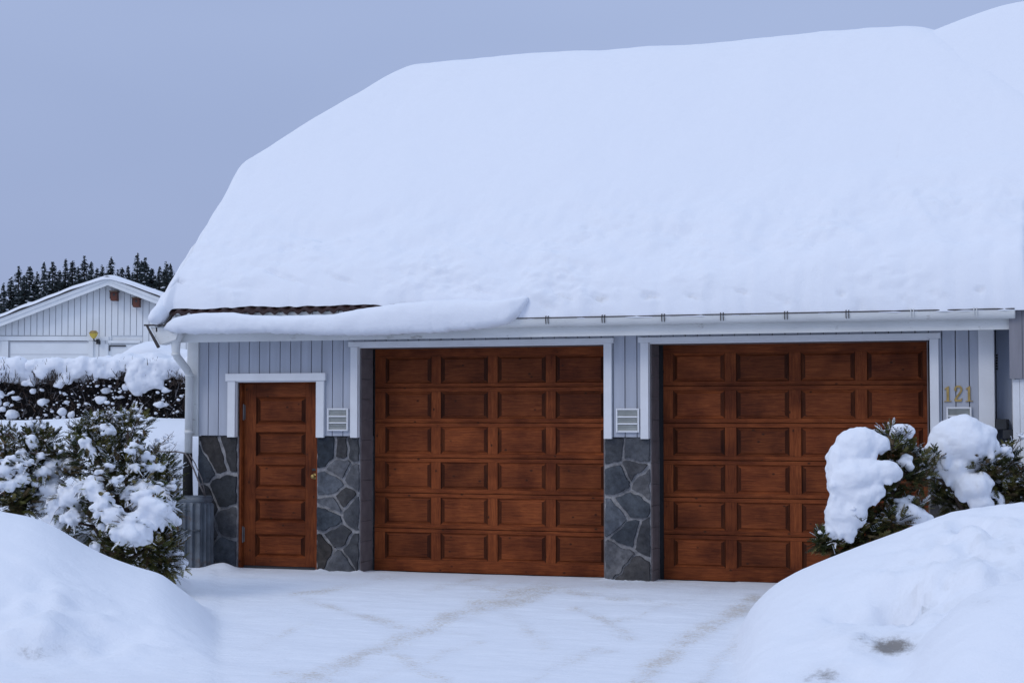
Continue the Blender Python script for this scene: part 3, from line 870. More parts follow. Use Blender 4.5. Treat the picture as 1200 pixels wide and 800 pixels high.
# slab of snow that slid into the gutter
def slab():
    top = [(192,384),(198,377),(206,372),(222,368),(240,366),(272,366),(300,369),(330,370),(360,369),(390,368),(420,362),(440,359),(470,355),(510,351),(545,350),(575,352),(600,349),(614,347),(619,349)]
    bot = [(192,386),(198,388),(206,390),(222,391),(240,391),(272,391),(300,390),(330,391),(360,392),(390,393),(420,393),(440,393),(470,391),(510,390),(545,387),(575,384),(595,380),(607,371),(614,360),(619,351)]
    vs, fs = [], []; nn = 20; xs_ = []
    px = 192.0
    while px <= 619: xs_.append(px); px += 2.0
    for px in xs_:
        a = on_y(px, interp(top, px), -.50); b = on_y(px, interp(bot, px), -.50)
        zt, zb = a.z, b.z; zm = (zt+zb)/2; hz = max(.004, (zt-zb)/2)
        endf = min(1, (px-191)/16, (620-px)/20); endf = math.sqrt(max(.02, endf))
        jag = .012*noise.noise(Vector((px*.16, 0, 0)))+.006*noise.noise(Vector((px*.5, 3, 0)))
        for k in range(nn):
            th = 2*math.pi*k/nn; cy = math.cos(th); sz = math.sin(th)
            yy = -.47+.125*endf*(abs(cy)**.8)*(1 if cy > 0 else -1)*(1.0 if cy < 0 else .8)
            zz = zm+hz*(abs(sz)**.75)*(1 if sz > 0 else -1)
            if sz < -.2: zz += jag
            zz += .006*fn(px*.05, th, 3)
            vs.append((a.x, yy+.012*fn(px*.04, th*1.5, 7), zz))
    for i in range(len(xs_)-1):
        for k in range(nn): fs.append((i*nn+k, (i+1)*nn+k, (i+1)*nn+(k+1) % nn, i*nn+(k+1) % nn))
    fs.append(tuple(range(nn))); fs.append(tuple((len(xs_)-1)*nn+k for k in range(nn-1, -1, -1)))
    me = bpy.data.meshes.new('slumped_snow'); me.from_pydata(vs, [], fs); me.materials.append(M['snow'])
    me.polygons.foreach_set('use_smooth', [True]*len(me.polygons)); me.update()
    o = bpy.data.objects.new('slumped_snow', me); C.objects.link(o)
    tag(o, 'long slab of slumped snow lying in the left half of the garage gutter', 'snow')
slab()

# ------------------------------------------------------------------ main house beside the garage
H = empty('house', (2.6, 1.0, 0), 'pale blue house joined to the right end of the garage', 'house')
w = MB()
w.box((-.945, .15, -.3), (6, 6.4, 2.95)); w.build('wall', 'recess', H)
w = MB(); w.box((-.80, .10, 1.2), (-.775, .148, 2.62)); w.build('corner_board', 'white', H)
hv = MB()
for k in range(6):
    p = on_y(1167.5, 416+k*3.2, .145); hv.box((p.x-.012, .138, p.z-.009), (p.x+.014, .148, p.z+.009))
hv.build('vent_holes', 'black', H)
gp = MB(); x = -.795
while x < 2.4: gp.box((x, -.40, 2.025), (x+.115, -.375, 2.90)); x += .12
gp.box((-.79, -.374, 2.03), (2.4, -.2, 2.88))
gp.build('balcony_front', 'grey_panel', H)
gp = MB(); x = -.772
while x < 2.0: gp.box((x, -.36, .9), (x+.062, -.33, 2.02)); x += .065
gp.box((-.76, -.329, .9), (2.0, -.31, 2.018))
gp.build('white_panelling', 'white', H)
# its snow roof
def mainroof():
    vs, fs = [], []; X_ = [-1.95+.08*i for i in range(112)]; Y_ = [.45+.06*i for i in range(115)]
    for y in Y_:
        for x in X_:
            fr = 3.45+.95*y; bk = 3.45+.95*(6.62-y)
            lf = 6.15+.46*(x+1.62)
            z = smin(smin(fr, bk, .6), lf, .18)+.02*fn(x*.6, y*.6, 2)
            vs.append((x, y, max(z, 2.9)))
    nX = len(X_)
    for j in range(len(Y_)-1):
        for i in range(nX-1): fs.append((j*nX+i, j*nX+i+1, (j+1)*nX+i+1, (j+1)*nX+i))
    me = bpy.data.meshes.new('roof_snow'); me.from_pydata(vs, [], fs); me.materials.append(M['snow_roof'])
    me.polygons.foreach_set('use_smooth', [True]*len(me.polygons))
    o = bpy.data.objects.new('roof_snow', me); C.objects.link(o)
    tag(o, 'higher mound of roof snow behind the right end of the garage roof', 'snow')
    r = MB()
    r.prism([(.5, 2.955), (6.4, 2.955), (3.4, 5.9)], -.9, 6.1, 'x'); r.build('roof', 'tile', H)
mainroof()
# outdoor stairs at the right
S = empty('outdoor_stairs', (-.5, -.1, .6), 'outdoor stairs with dark treads behind the round snow topped shrub', 'stairs')
for (a, b, c, d_) in ((1167,491,1180,503), (1175,503.5,1187,514), (1183,514.5,1195,522), (1188,526,1197,542)):
    p, q = on_y(a, b, -.25), on_y(c, d_, -.25)
    s = MB(); s.box((p.x, -.25, q.z), (q.x, .5, p.z)); s.build('stair_tread', 'step', S, bevel=.006)
pillar(-.955, -.45, jit_seeds(-.95, -.46, .4, 1.3, 9, 8), z1=1.36, ybase=-.12, z0=-.1, parent=S)

# ------------------------------------------------------------------ corrugated bin + post and wire
B = empty('metal_bin', (-9.52, -.32, .02), 'tall corrugated grey metal bin under the downpipe', 'bin')
b = MB(); n = 128; hw, hd, rc = .245, .15, .07; zr = [0.0, .02, .70, .735, .745, .765, .79, .80]
def rrect(t):
    # rounded rectangle by angle
    a = 2*math.pi*t; cx, sx = math.cos(a), math.sin(a); p = 5.0
    r = (abs(cx/hw)**p+abs(sx/hd)**p)**(-1/p); return cx*r, sx*r
per = []
tt = [i/n for i in range(n)]
# arc length parametrisation so that ribs stay even
fine = [rrect(i/2000) for i in range(2001)]; L = [0]
for i in range(2000): L.append(L[-1]+math.dist(fine[i], fine[i+1]))
for i in range(n*2):
    s = L[-1]*i/(n*2); k = min(1999, bisect.bisect_left(L, s)); per.append((fine[k], s))
m_ = len(per); ribs = 17
for z in zr:
    amp = .020 if .02 <= z <= .70 else 0
    flare = .012 if z in (.745, .765) else (0 if z > .3 else 0)
    for (q, s) in per:
        f_ = 1+ (amp*math.copysign(abs(math.sin(2*math.pi*ribs*s/L[-1]))**.7, math.sin(2*math.pi*ribs*s/L[-1]))+flare)/.2
        b.v.append((-9.52+q[0]*f_, -.32+q[1]*f_, z+.0)); b.c.append((1,1,1))
for j in range(len(zr)-1):
    for i in range(m_): b.f.append((j*m_+i, j*m_+(i+1) % m_, (j+1)*m_+(i+1) % m_, (j+1)*m_+i)); b.m.append(0)
b.f.append(tuple(range((len(zr)-1)*m_, len(zr)*m_))); b.m.append(0)
b.build('bin_body', 'galv', B, smooth=False)
b = MB()
for q in (-.19, .19): b.tube([(-9.52+q*.0-.24, -.475, .43), (-9.52+.24, -.475, .43)], .010, 6)
b.build('hoop', 'galv', B)
b = MB(); hpth = [(-9.30, -.34, .80), (-9.34, -.36, .90), (-9.42, -.38, 1.10), (-9.48, -.39, 1.22), (-9.52, -.40, 1.27), (-9.62, -.41, 1.285), (-10.08, -.44, 1.285)]
b.tube(hpth, .009, 8); b.tube([(-9.30, -.33, .80), (-9.36, -.30, .98), (-9.45, -.30, 1.16), (-9.50, -.34, 1.26)], .006, 6)
tag(b.build('bent_wire', 'wire', smooth=True), 'thin bent wire running from the post over the corrugated bin', 'wire')
b = MB(); b.tube([(-10.10, -.46, .1), (-10.09, -.46, .9), (-10.07, -.45, 1.45)], [.016, .015, .012], 8)
tag(b.build('metal_post', 'wire', smooth=True), 'thin dark metal post behind the large snowy shrub', 'post')

# ------------------------------------------------------------------ shrubs
def quad(mb, a, b, w0, w1, nrm):
    t = (b-a); s = t.cross(nrm)
    if s.length < 1e-6: return
    s.normalize(); mb.add([a-s*w0, a+s*w0, b+s*w1, b-s*w1], [(0,1,2,3)])
def spray(mb, p, d, L, rr, w=.0042, sn=None):
    d = d.normalized(); up = Vector((rr.uniform(-.6,.6), rr.uniform(-.6,.6), 1)); s = d.cross(up)
    if s.length < .05: s = d.orthogonal()
    s.normalize(); nrm = s.cross(d).normalized()
    n = 7; prev = p
    for k in range(1, n+1):
        t = k/n; q = p+d*(L*t)+Vector((0,0,-.15*L*t*t))
        quad(mb, prev, q, w*.7, w*.45, nrm)
        up_ = Vector((0,0,.007))
        if sn is not None: quad(sn, prev+up_, q+up_, w*1.5, w*1.1, Vector((0,0,1)))
        Lb = L*.46*(1-t*.75)*rr.uniform(.75, 1.15)
        for sg in (-1, 1):
            a = rr.uniform(.6, .85); bd = (d*math.cos(a)+s*sg*math.sin(a)+nrm*rr.uniform(-.2,.2)).normalized()
            e = prev+bd*Lb
            quad(mb, prev, prev.lerp(e, .6), w, w*1.1, nrm); quad(mb, prev.lerp(e, .6), e, w*1.1, w*.2, nrm)
            if sn is not None and rr.random() < .75: quad(sn, prev+up_, prev.lerp(e, .8)+up_, w*1.4, w*.8, nrm)
            if Lb > .05:
                for j in (.45, .75):
                    for sg2 in (-1, 1):
                        bd2 = (bd*.7+s.cross(nrm)*0+d*.2+s*sg2*.6).normalized(); st = prev.lerp(e, j)
                        quad(mb, st, st+bd2*Lb*.3, w*.9, w*.3, nrm)
        prev = q
GREENS = [(.045,.052,.014), (.066,.070,.018), (.105,.100,.028), (.15,.13,.045), (.028,.034,.012), (.12,.085,.042)]
def shrub(name, base, label, clusters, blobs, twigs, dep0, seed, tips=(), frost=0, voxel=.013, pads=False):
    """clusters: (px,py,rx,ry,ddep,count) foliage volumes; blobs: (px,py,rx,ry,ddep[,rdepth]) snow lumps"""
    rr = random.Random(seed)
    root = empty('evergreen_shrub', base, label, 'shrub', 'snow laden evergreen shrubs')
    base = Vector(base)
    mb = MB(); surf = []; sf = MB()
    for (px, py, rx, ry, dd, cnt) in clusters:
        dep = dep0+dd; c = at(px, py, dep); k = dep/F
        ax = rt*(rx*k); az = Vector((0,0,ry*k)); ay = fh*((rx*.5+ry*.3)*k+.05)
        for _ in range(cnt):
            u = Vector((rr.gauss(0,1), rr.gauss(0,1), rr.gauss(0,1))).normalized(); q = rr.random()**.45*.92
            p = c+ax*(u.x*q)+ay*(u.y*q)+az*(u.z*q)
            g_ = rr.choice(GREENS); v = rr.uniform(.8, 1.25); mb.col = tuple(x*v for x in g_)
            d = (ax.normalized()*u.x+ay.normalized()*u.y+Vector((0,0,1))*u.z)*.9+Vector((rr.uniform(-.4,.4), rr.uniform(-.4,.4), .45))
            spray(mb, p, d, rr.uniform(.07, .16), rr, sn=sf if (frost and u.z > -.1 and q > .5 and rr.random() < .38) else None)
            if u.z > .2: surf.append(p+d.normalized()*.05)
    for (px, py, tx, ty, dd) in tips:                      # long feathery leaders
        a, b = at(px, py, dep0+dd), at(tx, ty, dep0+dd+rr.uniform(-.1,.1))
        L = (b-a).length; n = max(3, int(L/.035))
        mb.col = (.05,.035,.022); mb.tube([a, a.lerp(b, .5)+Vector((0,0,.01)), b], [.006, .004, .0015], 5)
        for k in range(n):
            t = k/n; p = a.lerp(b, t)
            for sg in (-1, 1):
                d = (b-a).normalized()*.7+rt*sg*rr.uniform(.4,.9)+fh*rr.uniform(-.6,.6)+Vector((0,0,.2))
                v = rr.uniform(.8, 1.3); mb.col = tuple(x*v for x in rr.choice(GREENS)); spray(mb, p, d, .12*(1-t*.55), rr, .0036, sn=sf if rr.random() < .5 else None)
            if rr.random() < .6: surf.append(p+Vector((rr.uniform(-.03,.03), rr.uniform(-.03,.03), .01)))
    st = MB()
    for k in range(6):
        e = at(rr.choice(clusters)[0], rr.choice(clusters)[1], dep0)
        st.tube([base-Vector((0,0,.1)), base.lerp(e, .5)+Vector((rr.uniform(-.1,.1), rr.uniform(-.1,.1), .1)), e], [.025, .016, .008], 7)
    for (x0_, y0_, x1_, y1_, dd) in twigs:
        a, b = at(x0_, y0_, dep0+dd), at(x1_, y1_, dep0+dd)
        mid = a.lerp(b, .5)+rt*rr.uniform(-.02,.02)+Vector((0,0,.015))
        st.tube([a, mid, b], [.005, .0035, .0015], 5)
        for k in range(7):
            t = rr.uniform(.25, .95); p = a.lerp(b, t); d = (b-a).normalized()*.8+rt*rr.choice((-1,1))*rr.uniform(.4,.9)+fh*rr.uniform(-.4,.4)
            e = p+d.normalized()*(.14*(1.1-t)); st.tube([p, e], [.0025, .001], 4)
            for j in range(2):
                p2 = p.lerp(e, rr.uniform(.4,.9)); st.tube([p2, p2+(d+rt*rr.choice((-1,1))*.9).normalized()*.035], [.0018, .0008], 3)
                if rr.random() < .5: surf.append(p2)
            surf.append(e)
    st.build('branches', 'bark', root)
    B_ = []
    for bq in blobs:
        px, py, rx, ry, dd = bq[:5]; dep = dep0+dd; k = dep/F; rd = bq[5] if len(bq) > 5 else (rx+ry)*.5*k*.9
        cc = at(px, py, dep); small = pads or rx < 10
        core = .68 if small else .9
        if small and rx < 10: rx *= .85; ry *= .8
        if rx > 7 or not small: B_.append((cc, (rx*k*core, rd*core, ry*k*core)))
        for j in range(int(5+min(rx, 26)*.9)):       # knobbly sub-lumps break the outline
            u = Vector((rr.gauss(0,1), rr.gauss(0,1), rr.gauss(0,1)+.25)).normalized()*(rr.uniform(.55, .86) if small else rr.uniform(.5, .72))
            if small and rx > 6 and u.z < -.3: u.z *= .7
            r_ = k*min(rx, ry)*(rr.uniform(.22, .42) if small else rr.uniform(.16, .34))+.003
            B_.append((cc+rt*(u.x*rx*k)+fh*(u.y*rd)+Vector((0,0,u.z*ry*k)), (r_*rr.uniform(1,1.5), r_, r_*rr.uniform(.7,1.1))))
        for j in range(int(rx*.9) if pads else 0):   # twigs breaking through the snow
            g_ = rr.choice(GREENS); mb.col = tuple(x*rr.uniform(.8, 1.2) for x in g_); a = rr.uniform(0, 6.28)
            p_ = cc+rt*(math.cos(a)*rx*k*.75)+Vector((0,0,math.sin(a)*ry*k*.75))-fh*rd*rr.uniform(.1,.7)
            spray(mb, p_, rt*math.cos(a)+Vector((0,0,math.sin(a)*.6-.1))-fh*rr.uniform(0,.8), rr.uniform(.05, .11), rr, .0036, sn=sf if rr.random() < .5 else None)
        for j in range(int(max(4, rx/1.6))):         # ragged fringe hanging along the lower edge
            a = rr.uniform(math.pi*1.02, math.pi*1.98)
            q = at(px+math.cos(a)*rx*.9, py-math.sin(a)*ry*.84, dep)
            q += fh*rr.uniform(-rd*.6, rd*.2); r_ = k*min(rx, ry)*rr.uniform(.07, .15)+.003
            B_.append((q, (r_, r_, r_*rr.uniform(1.2, 2.4))))
    mb.build('foliage', 'foliage', root)
    remeshed(B_, voxel, 'snow_cap', root, amp=.014, nscale=9, blend=2.2)
    if frost:
        fb = sf
        for _ in range(frost):
            if not surf: break
            p = rr.choice(surf)+Vector((rr.uniform(-.02,.02), rr.uniform(-.02,.02), rr.uniform(0,.015)))
            r_ = rr.choice((.005,.007,.009,.012,.018))*rr.uniform(.7,1.2); fb.ball(p, (r_*rr.uniform(1,1.6), r_*1.3, r_*rr.uniform(.7,1)), 7, 5, .6)
        fb.build('snow_tufts', 'snow', root, smooth=True)
    return root

# left, large
shrub('l', at(140, 650, 15.6), 'large ragged shrub left of the corrugated bin with a fan shaped snow pad',
  [(115,610,38,40,.15,330),(150,560,48,45,.1,420),(120,535,42,38,.2,330),(175,640,40,30,-.05,520),(95,540,20,30,.3,130),(140,640,32,26,0,260),(185,560,28,30,.1,180),(110,505,26,18,.2,160),(150,500,26,18,.2,150),(195,600,16,35,.1,130),(195,660,16,18,.0,170),(80,600,14,22,.25,70)],
  [(152,622,20,19,-.42),(165,628,12,12,-.42),(178,598,20,22,-.3),(168,584,16,12,-.3),(190,603,15,18,-.25),(196,592,13,10,-.2),(112,574,14,12,-.3),(122,592,14,16,-.36),(132,602,13,14,-.38),(108,565,12,8,-.25),(168,572,24,10,-.15),(182,575,18,11,-.2),(150,580,12,6,-.2),
   (134,563,8,5,-.35),(140,560,6,3.5,-.35),(129,505,9,8,-.05),(122,500,7,7,-.05),(101,520,8,9,-.1),(108,528,5,6,-.1),(150,528,9,4,-.25),(160,522,8,4,-.2),(128,545,8,4,-.3),(118,552,7,4,-.3),(172,535,10,5,-.1),(182,548,12,5,-.1),(158,548,8,5,-.2),(200,570,9,5,-.05),(206,610,7,8,-.1),(112,640,7,8,-.25),(118,617,6,5,-.35),
   (82,582,18,16,.0),(70,592,16,14,.05),(85,605,12,12,-.05),(64,610,14,12,.1),(60,575,20,14,.25),(48,590,12,14,.3),(95,570,10,8,-.1),(74,550,14,8,.3),(85,545,12,8,.3),(66,556,10,6,.35),
   (205,650,10,8,0),(212,660,9,10,.05)],
  [(150,520,165,487,0),(175,545,204,505,.1),(185,550,207,520,.1),(180,560,205,545,.1),(150,515,150,490,.1),(178,535,198,512,.2),(120,500,128,474,.1),(190,575,212,566,.0)],
  15.6, 21,
  tips=[(105,530,78,493,.2),(110,520,98,487,.2),(112,515,115,488,.2),(125,515,131,478,.2),(135,520,148,492,.1),(150,530,160,500,.1),(155,535,172,505,.1),(100,535,78,510,.2),(165,545,185,520,.1),(90,560,62,545,.2),(175,560,196,540,.1),(185,570,205,556,0),(120,520,108,483,.1),(140,530,140,492,.1),
        (130,545,118,505,-.1),(150,555,168,528,-.15),(160,600,140,572,-.2),(105,590,86,572,-.1)],
  frost=900, pads=True)
# far left, cut by the frame
shrub('f', at(22, 600, 15.9), 'green brown shrub at the left edge of the photo with small snow clumps',
  [(20,580,34,26,0,420),(10,550,34,30,.1,260),(40,550,28,26,.1,240),(45,520,24,20,.1,150),(5,520,20,20,.2,100),(-20,560,24,44,.1,160),(18,590,28,18,-.1,200),(65,540,14,14,.1,60)],
  [(12,540,14,8,-.2),(5,552,12,9,-.25),(22,548,9,7,-.25),(14,568,10,6,-.3),(0,570,12,9,-.3),(38,518,9,10,-.05),(33,542,8,5,-.2),(48,535,8,4,-.1),(28,560,9,7,-.25),(50,553,10,6,-.15),(58,548,14,8,-.05),(68,545,12,8,0),(24,530,8,4,-.1),(-10,556,14,16,-.1),(42,566,8,4,-.15)],
  [(20,520,8,504,0),(50,520,62,505,0)],
  15.9, 33,
  tips=[(30,540,18,502,0),(38,530,40,492,0),(42,528,52,494,0),(45,530,62,508,0),(48,540,75,520,0),(25,545,2,512,0),(20,550,-8,520,0),(35,530,28,498,.1),(55,550,78,536,0),(10,560,-15,545,0)],
  frost=500, pads=True)
# right, against the garage door
shrub('r', at(1015, 640, 14.6), 'shrub in front of the right garage door with snow draped down its left side',
  [(985,640,22,14,0,260),(965,633,10,7,-.05,90),(1010,625,28,26,0,420),(1030,585,22,24,.05,260),(1050,560,24,16,.05,200),(1045,610,24,14,-.05,240),(1058,535,16,20,.1,150),(1075,545,14,14,.1,130),(1045,515,14,12,.1,110),(1060,600,14,8,.05,80),(1035,530,14,8,.1,60),(1075,565,14,10,.1,60),(1070,595,14,8,.0,70)],
  [(1000,525,26,24,-.1),(985,545,18,28,-.1),(1010,513,22,14,-.1),(1025,520,18,12,-.12),(990,565,22,28,-.15),(1000,560,30,22,-.2),(1020,553,26,16,-.22),(1038,553,18,14,-.25),(1048,552,9,12,-.25),(985,595,18,28,-.15),(980,610,14,24,-.12),(992,618,12,12,-.2),(1000,600,16,18,-.22),(1010,580,20,14,-.25),(1026,575,10,8,-.28),(1031,574,6,8,-.28),(996,630,6,7,-.2),(972,618,9,6,-.1),
   (1056,505,14,9,-.05),(1066,504,6,7,-.05),(1063,536,7,5,-.05),(1066,545,6,6,-.05),(1058,541,6,4,-.05),(1016,571,6,5,-.25),
   (1066,602,20,12,-.1),(1078,606,14,9,-.1),(1060,598,12,9,-.1),(1053,607,10,7,-.1),(1070,583,9,2.5,-.05),(1055,586,10,2,-.05)],
  [(1045,525,1052,500,-.12),(1052,520,1064,500,-.12)],
  14.6, 44,
  tips=[(1045,530,1052,500,-.1),(1050,525,1066,503,-.12),(1045,525,1040,502,-.05),(1070,560,1084,530,0),(975,640,955,632,0),(1015,600,1000,575,-.25),(1040,590,1072,582,-.05),(1010,610,992,590,-.3),(1075,550,1092,533,.05),(985,630,972,642,-.1)],
  frost=160, voxel=.013)
# right, large round cap
shrub('c', at(1140, 610, 15.1), 'shrub under a big round mushroom cap of snow beside the house number',
  [(1150,545,26,16,0,260),(1165,560,18,18,0,180),(1180,540,12,14,.1,100),(1110,585,16,22,.1,190),(1098,560,10,18,.1,110),(1125,590,14,12,.1,120),(1180,575,18,12,0,200),(1195,580,16,14,0,160),(1160,585,14,12,.1,100),(1210,575,20,22,0,160),(1190,555,10,12,.2,60),(1095,540,8,16,.0,60)],
  [(1127,520,38,30,0),(1110,520,25,28,0),(1145,518,25,24,0),(1127,505,30,20,0),(1152,522,17,16,0),(1100,530,14,24,0),(1118,548,24,18,-.02),(1105,545,14,14,0),(1122,560,16,14,-.04),(1135,545,12,12,0),
   (1142,570,20,17,-.15),(1150,565,13,14,-.15),(1132,574,12,12,-.15),(1148,588,15,10,-.15),(1155,592,10,8,-.15),
   (1166,578,6,7,-.1),(1172,585,5,6,-.1),(1176,528,9,6,0),(1182,534,6,4,0),(1165,538,5,3.5,-.05),(1180,590,14,4,0),(1196,592,12,5,0),(1162,548,4,2.5,-.05),(1192,545,5,4,.1)],
  [(1185,530,1196,510,.1)],
  15.1, 55,
  tips=[(1170,530,1190,515,0),(1090,560,1085,530,-.1),(1096,545,1094,520,-.32),(1160,545,1180,560,-.1),(1185,560,1205,545,0),(1100,575,1090,555,0)],
  frost=260, voxel=.014)
shrub('e', at(1212, 600, 15.6), 'snow covered shrub cut off by the right edge of the photo',
  [(1215,570,12,30,0,140),(1205,595,12,10,0,80)],
  [(1214,560,16,30,-.1),(1222,540,18,20,-.1),(1209,585,12,16,-.1)], [], 15.6, 66, frost=20)

# ------------------------------------------------------------------ hedge
def hedge():
    rr = random.Random(3); dep = 27.0; k = dep/F
    base = at(90, 492, dep); base.z = 1.55
    root = empty('hedge', base, 'long dark leafless hedge with a thick load of snow on top', 'hedge')
    mb = MB(); mb2 = MB(); x0_, x1_ = -260, 420
    def topy(px): return 418+5*math.sin(px*.03)
    def boty(px): return interp([(0,500),(60,494),(130,486),(220,494),(400,500)], px)+6
    for _ in range(20000):
        px = rr.uniform(x0_, x1_); y = rr.uniform(topy(px)+14, boty(px)); dd = rr.uniform(-.36, .5)
        p = at(px, y, dep+dd)
        v = rr.uniform(.6, 1.5); mb.col = rr.choice(((.045*v,.030*v,.024*v), (.08*v,.055*v,.042*v), (.03*v,.025*v,.023*v), (.22*v,.21*v,.22*v)))
        d = Vector((rr.gauss(0,1), rr.gauss(0,1), rr.gauss(0,1)+.8)).normalized()
        quad(mb, p, p+d*rr.uniform(.06,.17), .008, .003, Vector((rr.gauss(0,1), rr.gauss(0,1), rr.gauss(0,1))))
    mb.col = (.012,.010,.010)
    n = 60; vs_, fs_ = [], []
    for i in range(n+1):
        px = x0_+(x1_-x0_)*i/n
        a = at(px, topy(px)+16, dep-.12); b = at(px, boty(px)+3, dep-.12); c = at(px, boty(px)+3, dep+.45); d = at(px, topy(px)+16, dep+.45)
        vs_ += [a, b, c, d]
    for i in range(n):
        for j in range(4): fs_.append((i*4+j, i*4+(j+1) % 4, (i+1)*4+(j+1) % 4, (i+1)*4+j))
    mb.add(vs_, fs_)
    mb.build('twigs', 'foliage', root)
    bl = []
    px = x0_
    while px < x1_:
        yt = topy(px)+rr.uniform(0, 5)
        bl.append((at(px, yt+12, dep+.05), (.26, .52, .16)))
        px += 9
    for _ in range(2600):
        px = rr.uniform(x0_, x1_); p = at(px, rr.uniform(428, 452), dep-.42-rr.uniform(0, .1)); v = rr.uniform(.7, 1.5); mb2.col = (.04*v, .028*v, .022*v)
        d = Vector((rr.gauss(0,.35), rr.gauss(0,.3), 1)).normalized()
        if noise.noise(Vector((px*.05, 3, 1))) > -.15: quad(mb2, p, p+d*rr.uniform(.05,.16), .006, .002, fh+Vector((rr.gauss(0,.5), 0, 0)))
    mb2.build('upper_twigs', 'foliage', root)
    px = x0_
    while px < x1_:      # lobes hanging over the near side
        lo = 436+14*(noise.noise(Vector((px*.045, 0, 0)))+.25*noise.noise(Vector((px*.2, 5, 0))))
        if 150 < px < 185: lo += 14
        y = 428
        while y < lo: bl.append((at(px+rr.uniform(-3,3), y, dep-.36-rr.uniform(0,.08)), (rr.uniform(.09,.14), .13, rr.uniform(.09,.13)))); y += 7
        px += 6.5
    for (a, b, r0_) in ((120,468,5),(141,466,3),(187,474,3),(5,462,7),(20,467,3),(52,471,2.5),(72,483,3),(196,456,5),(122,457,3),(34,448,5),(167,456,6),(14,486,3),(72,447,9)):
        for j in range(11):
            r_ = r0_*rr.uniform(.12, .28); bl.append((at(a+rr.uniform(-1,1)*r0_, b+rr.uniform(-.6,.6)*r0_, dep-.42), (r_*k*1.5, .04, r_*k*.7)))
    for _ in range(40):
        r_ = rr.uniform(1.2, 3); bl.append((at(rr.uniform(x0_, x1_), rr.uniform(448, 492), dep-.42), (r_*k, .05, r_*k)))
    remeshed(bl, .024, 'snow_load', root, amp=.06, nscale=4, blend=1.8)
    fb = MB()
    for _ in range(750):
        y = 492-52*rr.random()**1.3; q = at(rr.uniform(x0_, x1_), y, dep-.37-rr.uniform(0,.1)); r_ = rr.choice((.008,.010,.014,.022))
        if noise.noise(Vector((q.x*1.3, q.z*2, 5))) > -.12: fb.ball(q, (r_*1.5, r_*1.5, r_), 6, 4, .5)
    fb.build('snow_tufts', 'snow', root, smooth=True)
hedge()
o = remeshed([(at(180,425,29), (.48,.6,.36)), (at(170,432,29), (.7,.6,.3)), (at(205,430,29), (.55,.6,.3)), (at(150,436,29), (.4,.5,.15)), (at(235,436,29), (.6,.6,.3))], .05, 'snow_mound', None, amp=.03, nscale=2)
for v in o.data.vertices:
    pass
tag(o, 'rounded mound of snow rising just behind the hedge beside the garage corner', 'snow')
o2 = None

# ------------------------------------------------------------------ neighbour's white garage
ND = 48.0; NK = ND/F
NO = at(128, 488, ND); NO.z = 0
def nl(px, py, off=0.0):
    p = NO + rt*((px-128)*NK) - fh*off; p.z = CAMZ-(py-488)*NK; return p
NH = empty('neighbour_garage', (NO.x, NO.y, 1.6), 'white boarded outbuilding with a low gable roof behind the hedge', 'outbuilding')
def nbox(mb, x0_, y0_, x1_, y1_, o0, o1):
    """box on the gable face; photo px extents, o0/o1 metres proud"""
    a = [nl(x0_, y1_, o1), nl(x1_, y1_, o1), nl(x1_, y1_, o0), nl(x0_, y1_, o0), nl(x0_, y0_, o1), nl(x1_, y0_, o1), nl(x1_, y0_, o0), nl(x0_, y0_, o0)]
    mb.add(a, [(0,3,2,1),(4,5,6,7),(0,1,5,4),(1,2,6,5),(2,3,7,6),(3,0,4,7)])
def rake(px): return 331+.385*abs(px-128)
w = MB()
prof_ = [(-55,500),(311,500),(311,rake(311)),(128,rake(128)),(-55,rake(-55))]
vs_ = [nl(a, b, 0) for a, b in prof_]+[nl(a, b, -11) for a, b in prof_]
w.add(vs_, [(0,1,2,3,4),(9,8,7,6,5)]+[(i, i+5, (i+1) % 5+5, (i+1) % 5) for i in range(5)])
w.build('wall', 'white_neigh', NH)
cl = MB()
px = -52.0
while px < 310:
    b_ = px+6.4
    if abs(px-128) < 170:
        yb_ = 393 if px < 100 or px > 165 else (393 if px > 126 else 410)
        if px > 165: yb_ = 480
        if 103 < px < 127: yb_ = 480
        m1, m2 = rake(px)+2, rake(b_)+2
        if min(yb_-m1, yb_-m2) > 2:
            q = [nl(px, yb_, .035), nl(b_, yb_, .035), nl(b_, m2, .035), nl(px, m1, .035), nl(px, yb_, .002), nl(b_, yb_, .002), nl(b_, m2, .002), nl(px, m1, .002)]
            cl.add(q, [(0,1,2,3),(0,4,5,1),(1,5,6,2),(2,6,7,3),(3,7,4,0)])
    px += 7.3
gl = cl; gl.cur = 1; px = -52.0+6.4
while px < 310:
    if rake(px) < 388: nbox(gl, px-.05, rake(px)+4, px+.95, 393 if px < 165 and not 103 < px < 127 else 480, .003, .012)
    px += 7.3
gl.build('cladding', ['white_neigh', 'joint'], NH)
t = MB()
nbox(t, -50, 394, 127, 399, .01, .07); nbox(t, 2, 399.5, 9.6, 480, .01, .08); nbox(t, 104, 399.5, 109, 480, .01, .08); nbox(t, 126, 399, 164, 402, .01, .08); nbox(t, 122.5, 403, 126.6, 480, .01, .09); nbox(t, 162, 403, 166, 480, .01, .09)
t.build('trim', 'white_neigh', NH)
t = MB(); nbox(t, 10, 401, 103.5, 480, -.05, .03)
gd = t.build('garage_door', 'white_neigh', NH)
t = MB(); nbox(t, 10.2, 401.3, 11.4, 480, .031, .036); nbox(t, 10.2, 400, 103, 401.2, .031, .05); nbox(t, 11.6, 415, 103, 415.5, .031, .034)
t.build('door_seam', 'joint', gd)
t = MB(); nbox(t, 127, 403, 161.5, 480, -.05, .03); dd_ = t.build('door', 'white_neigh', NH)
t = MB(); nbox(t, 127.6, 404.5, 147, 406, .031, .06); nbox(t, 127.6, 406.2, 128.8, 411, .031, .06); t.build('door_closer', 'black', dd_)
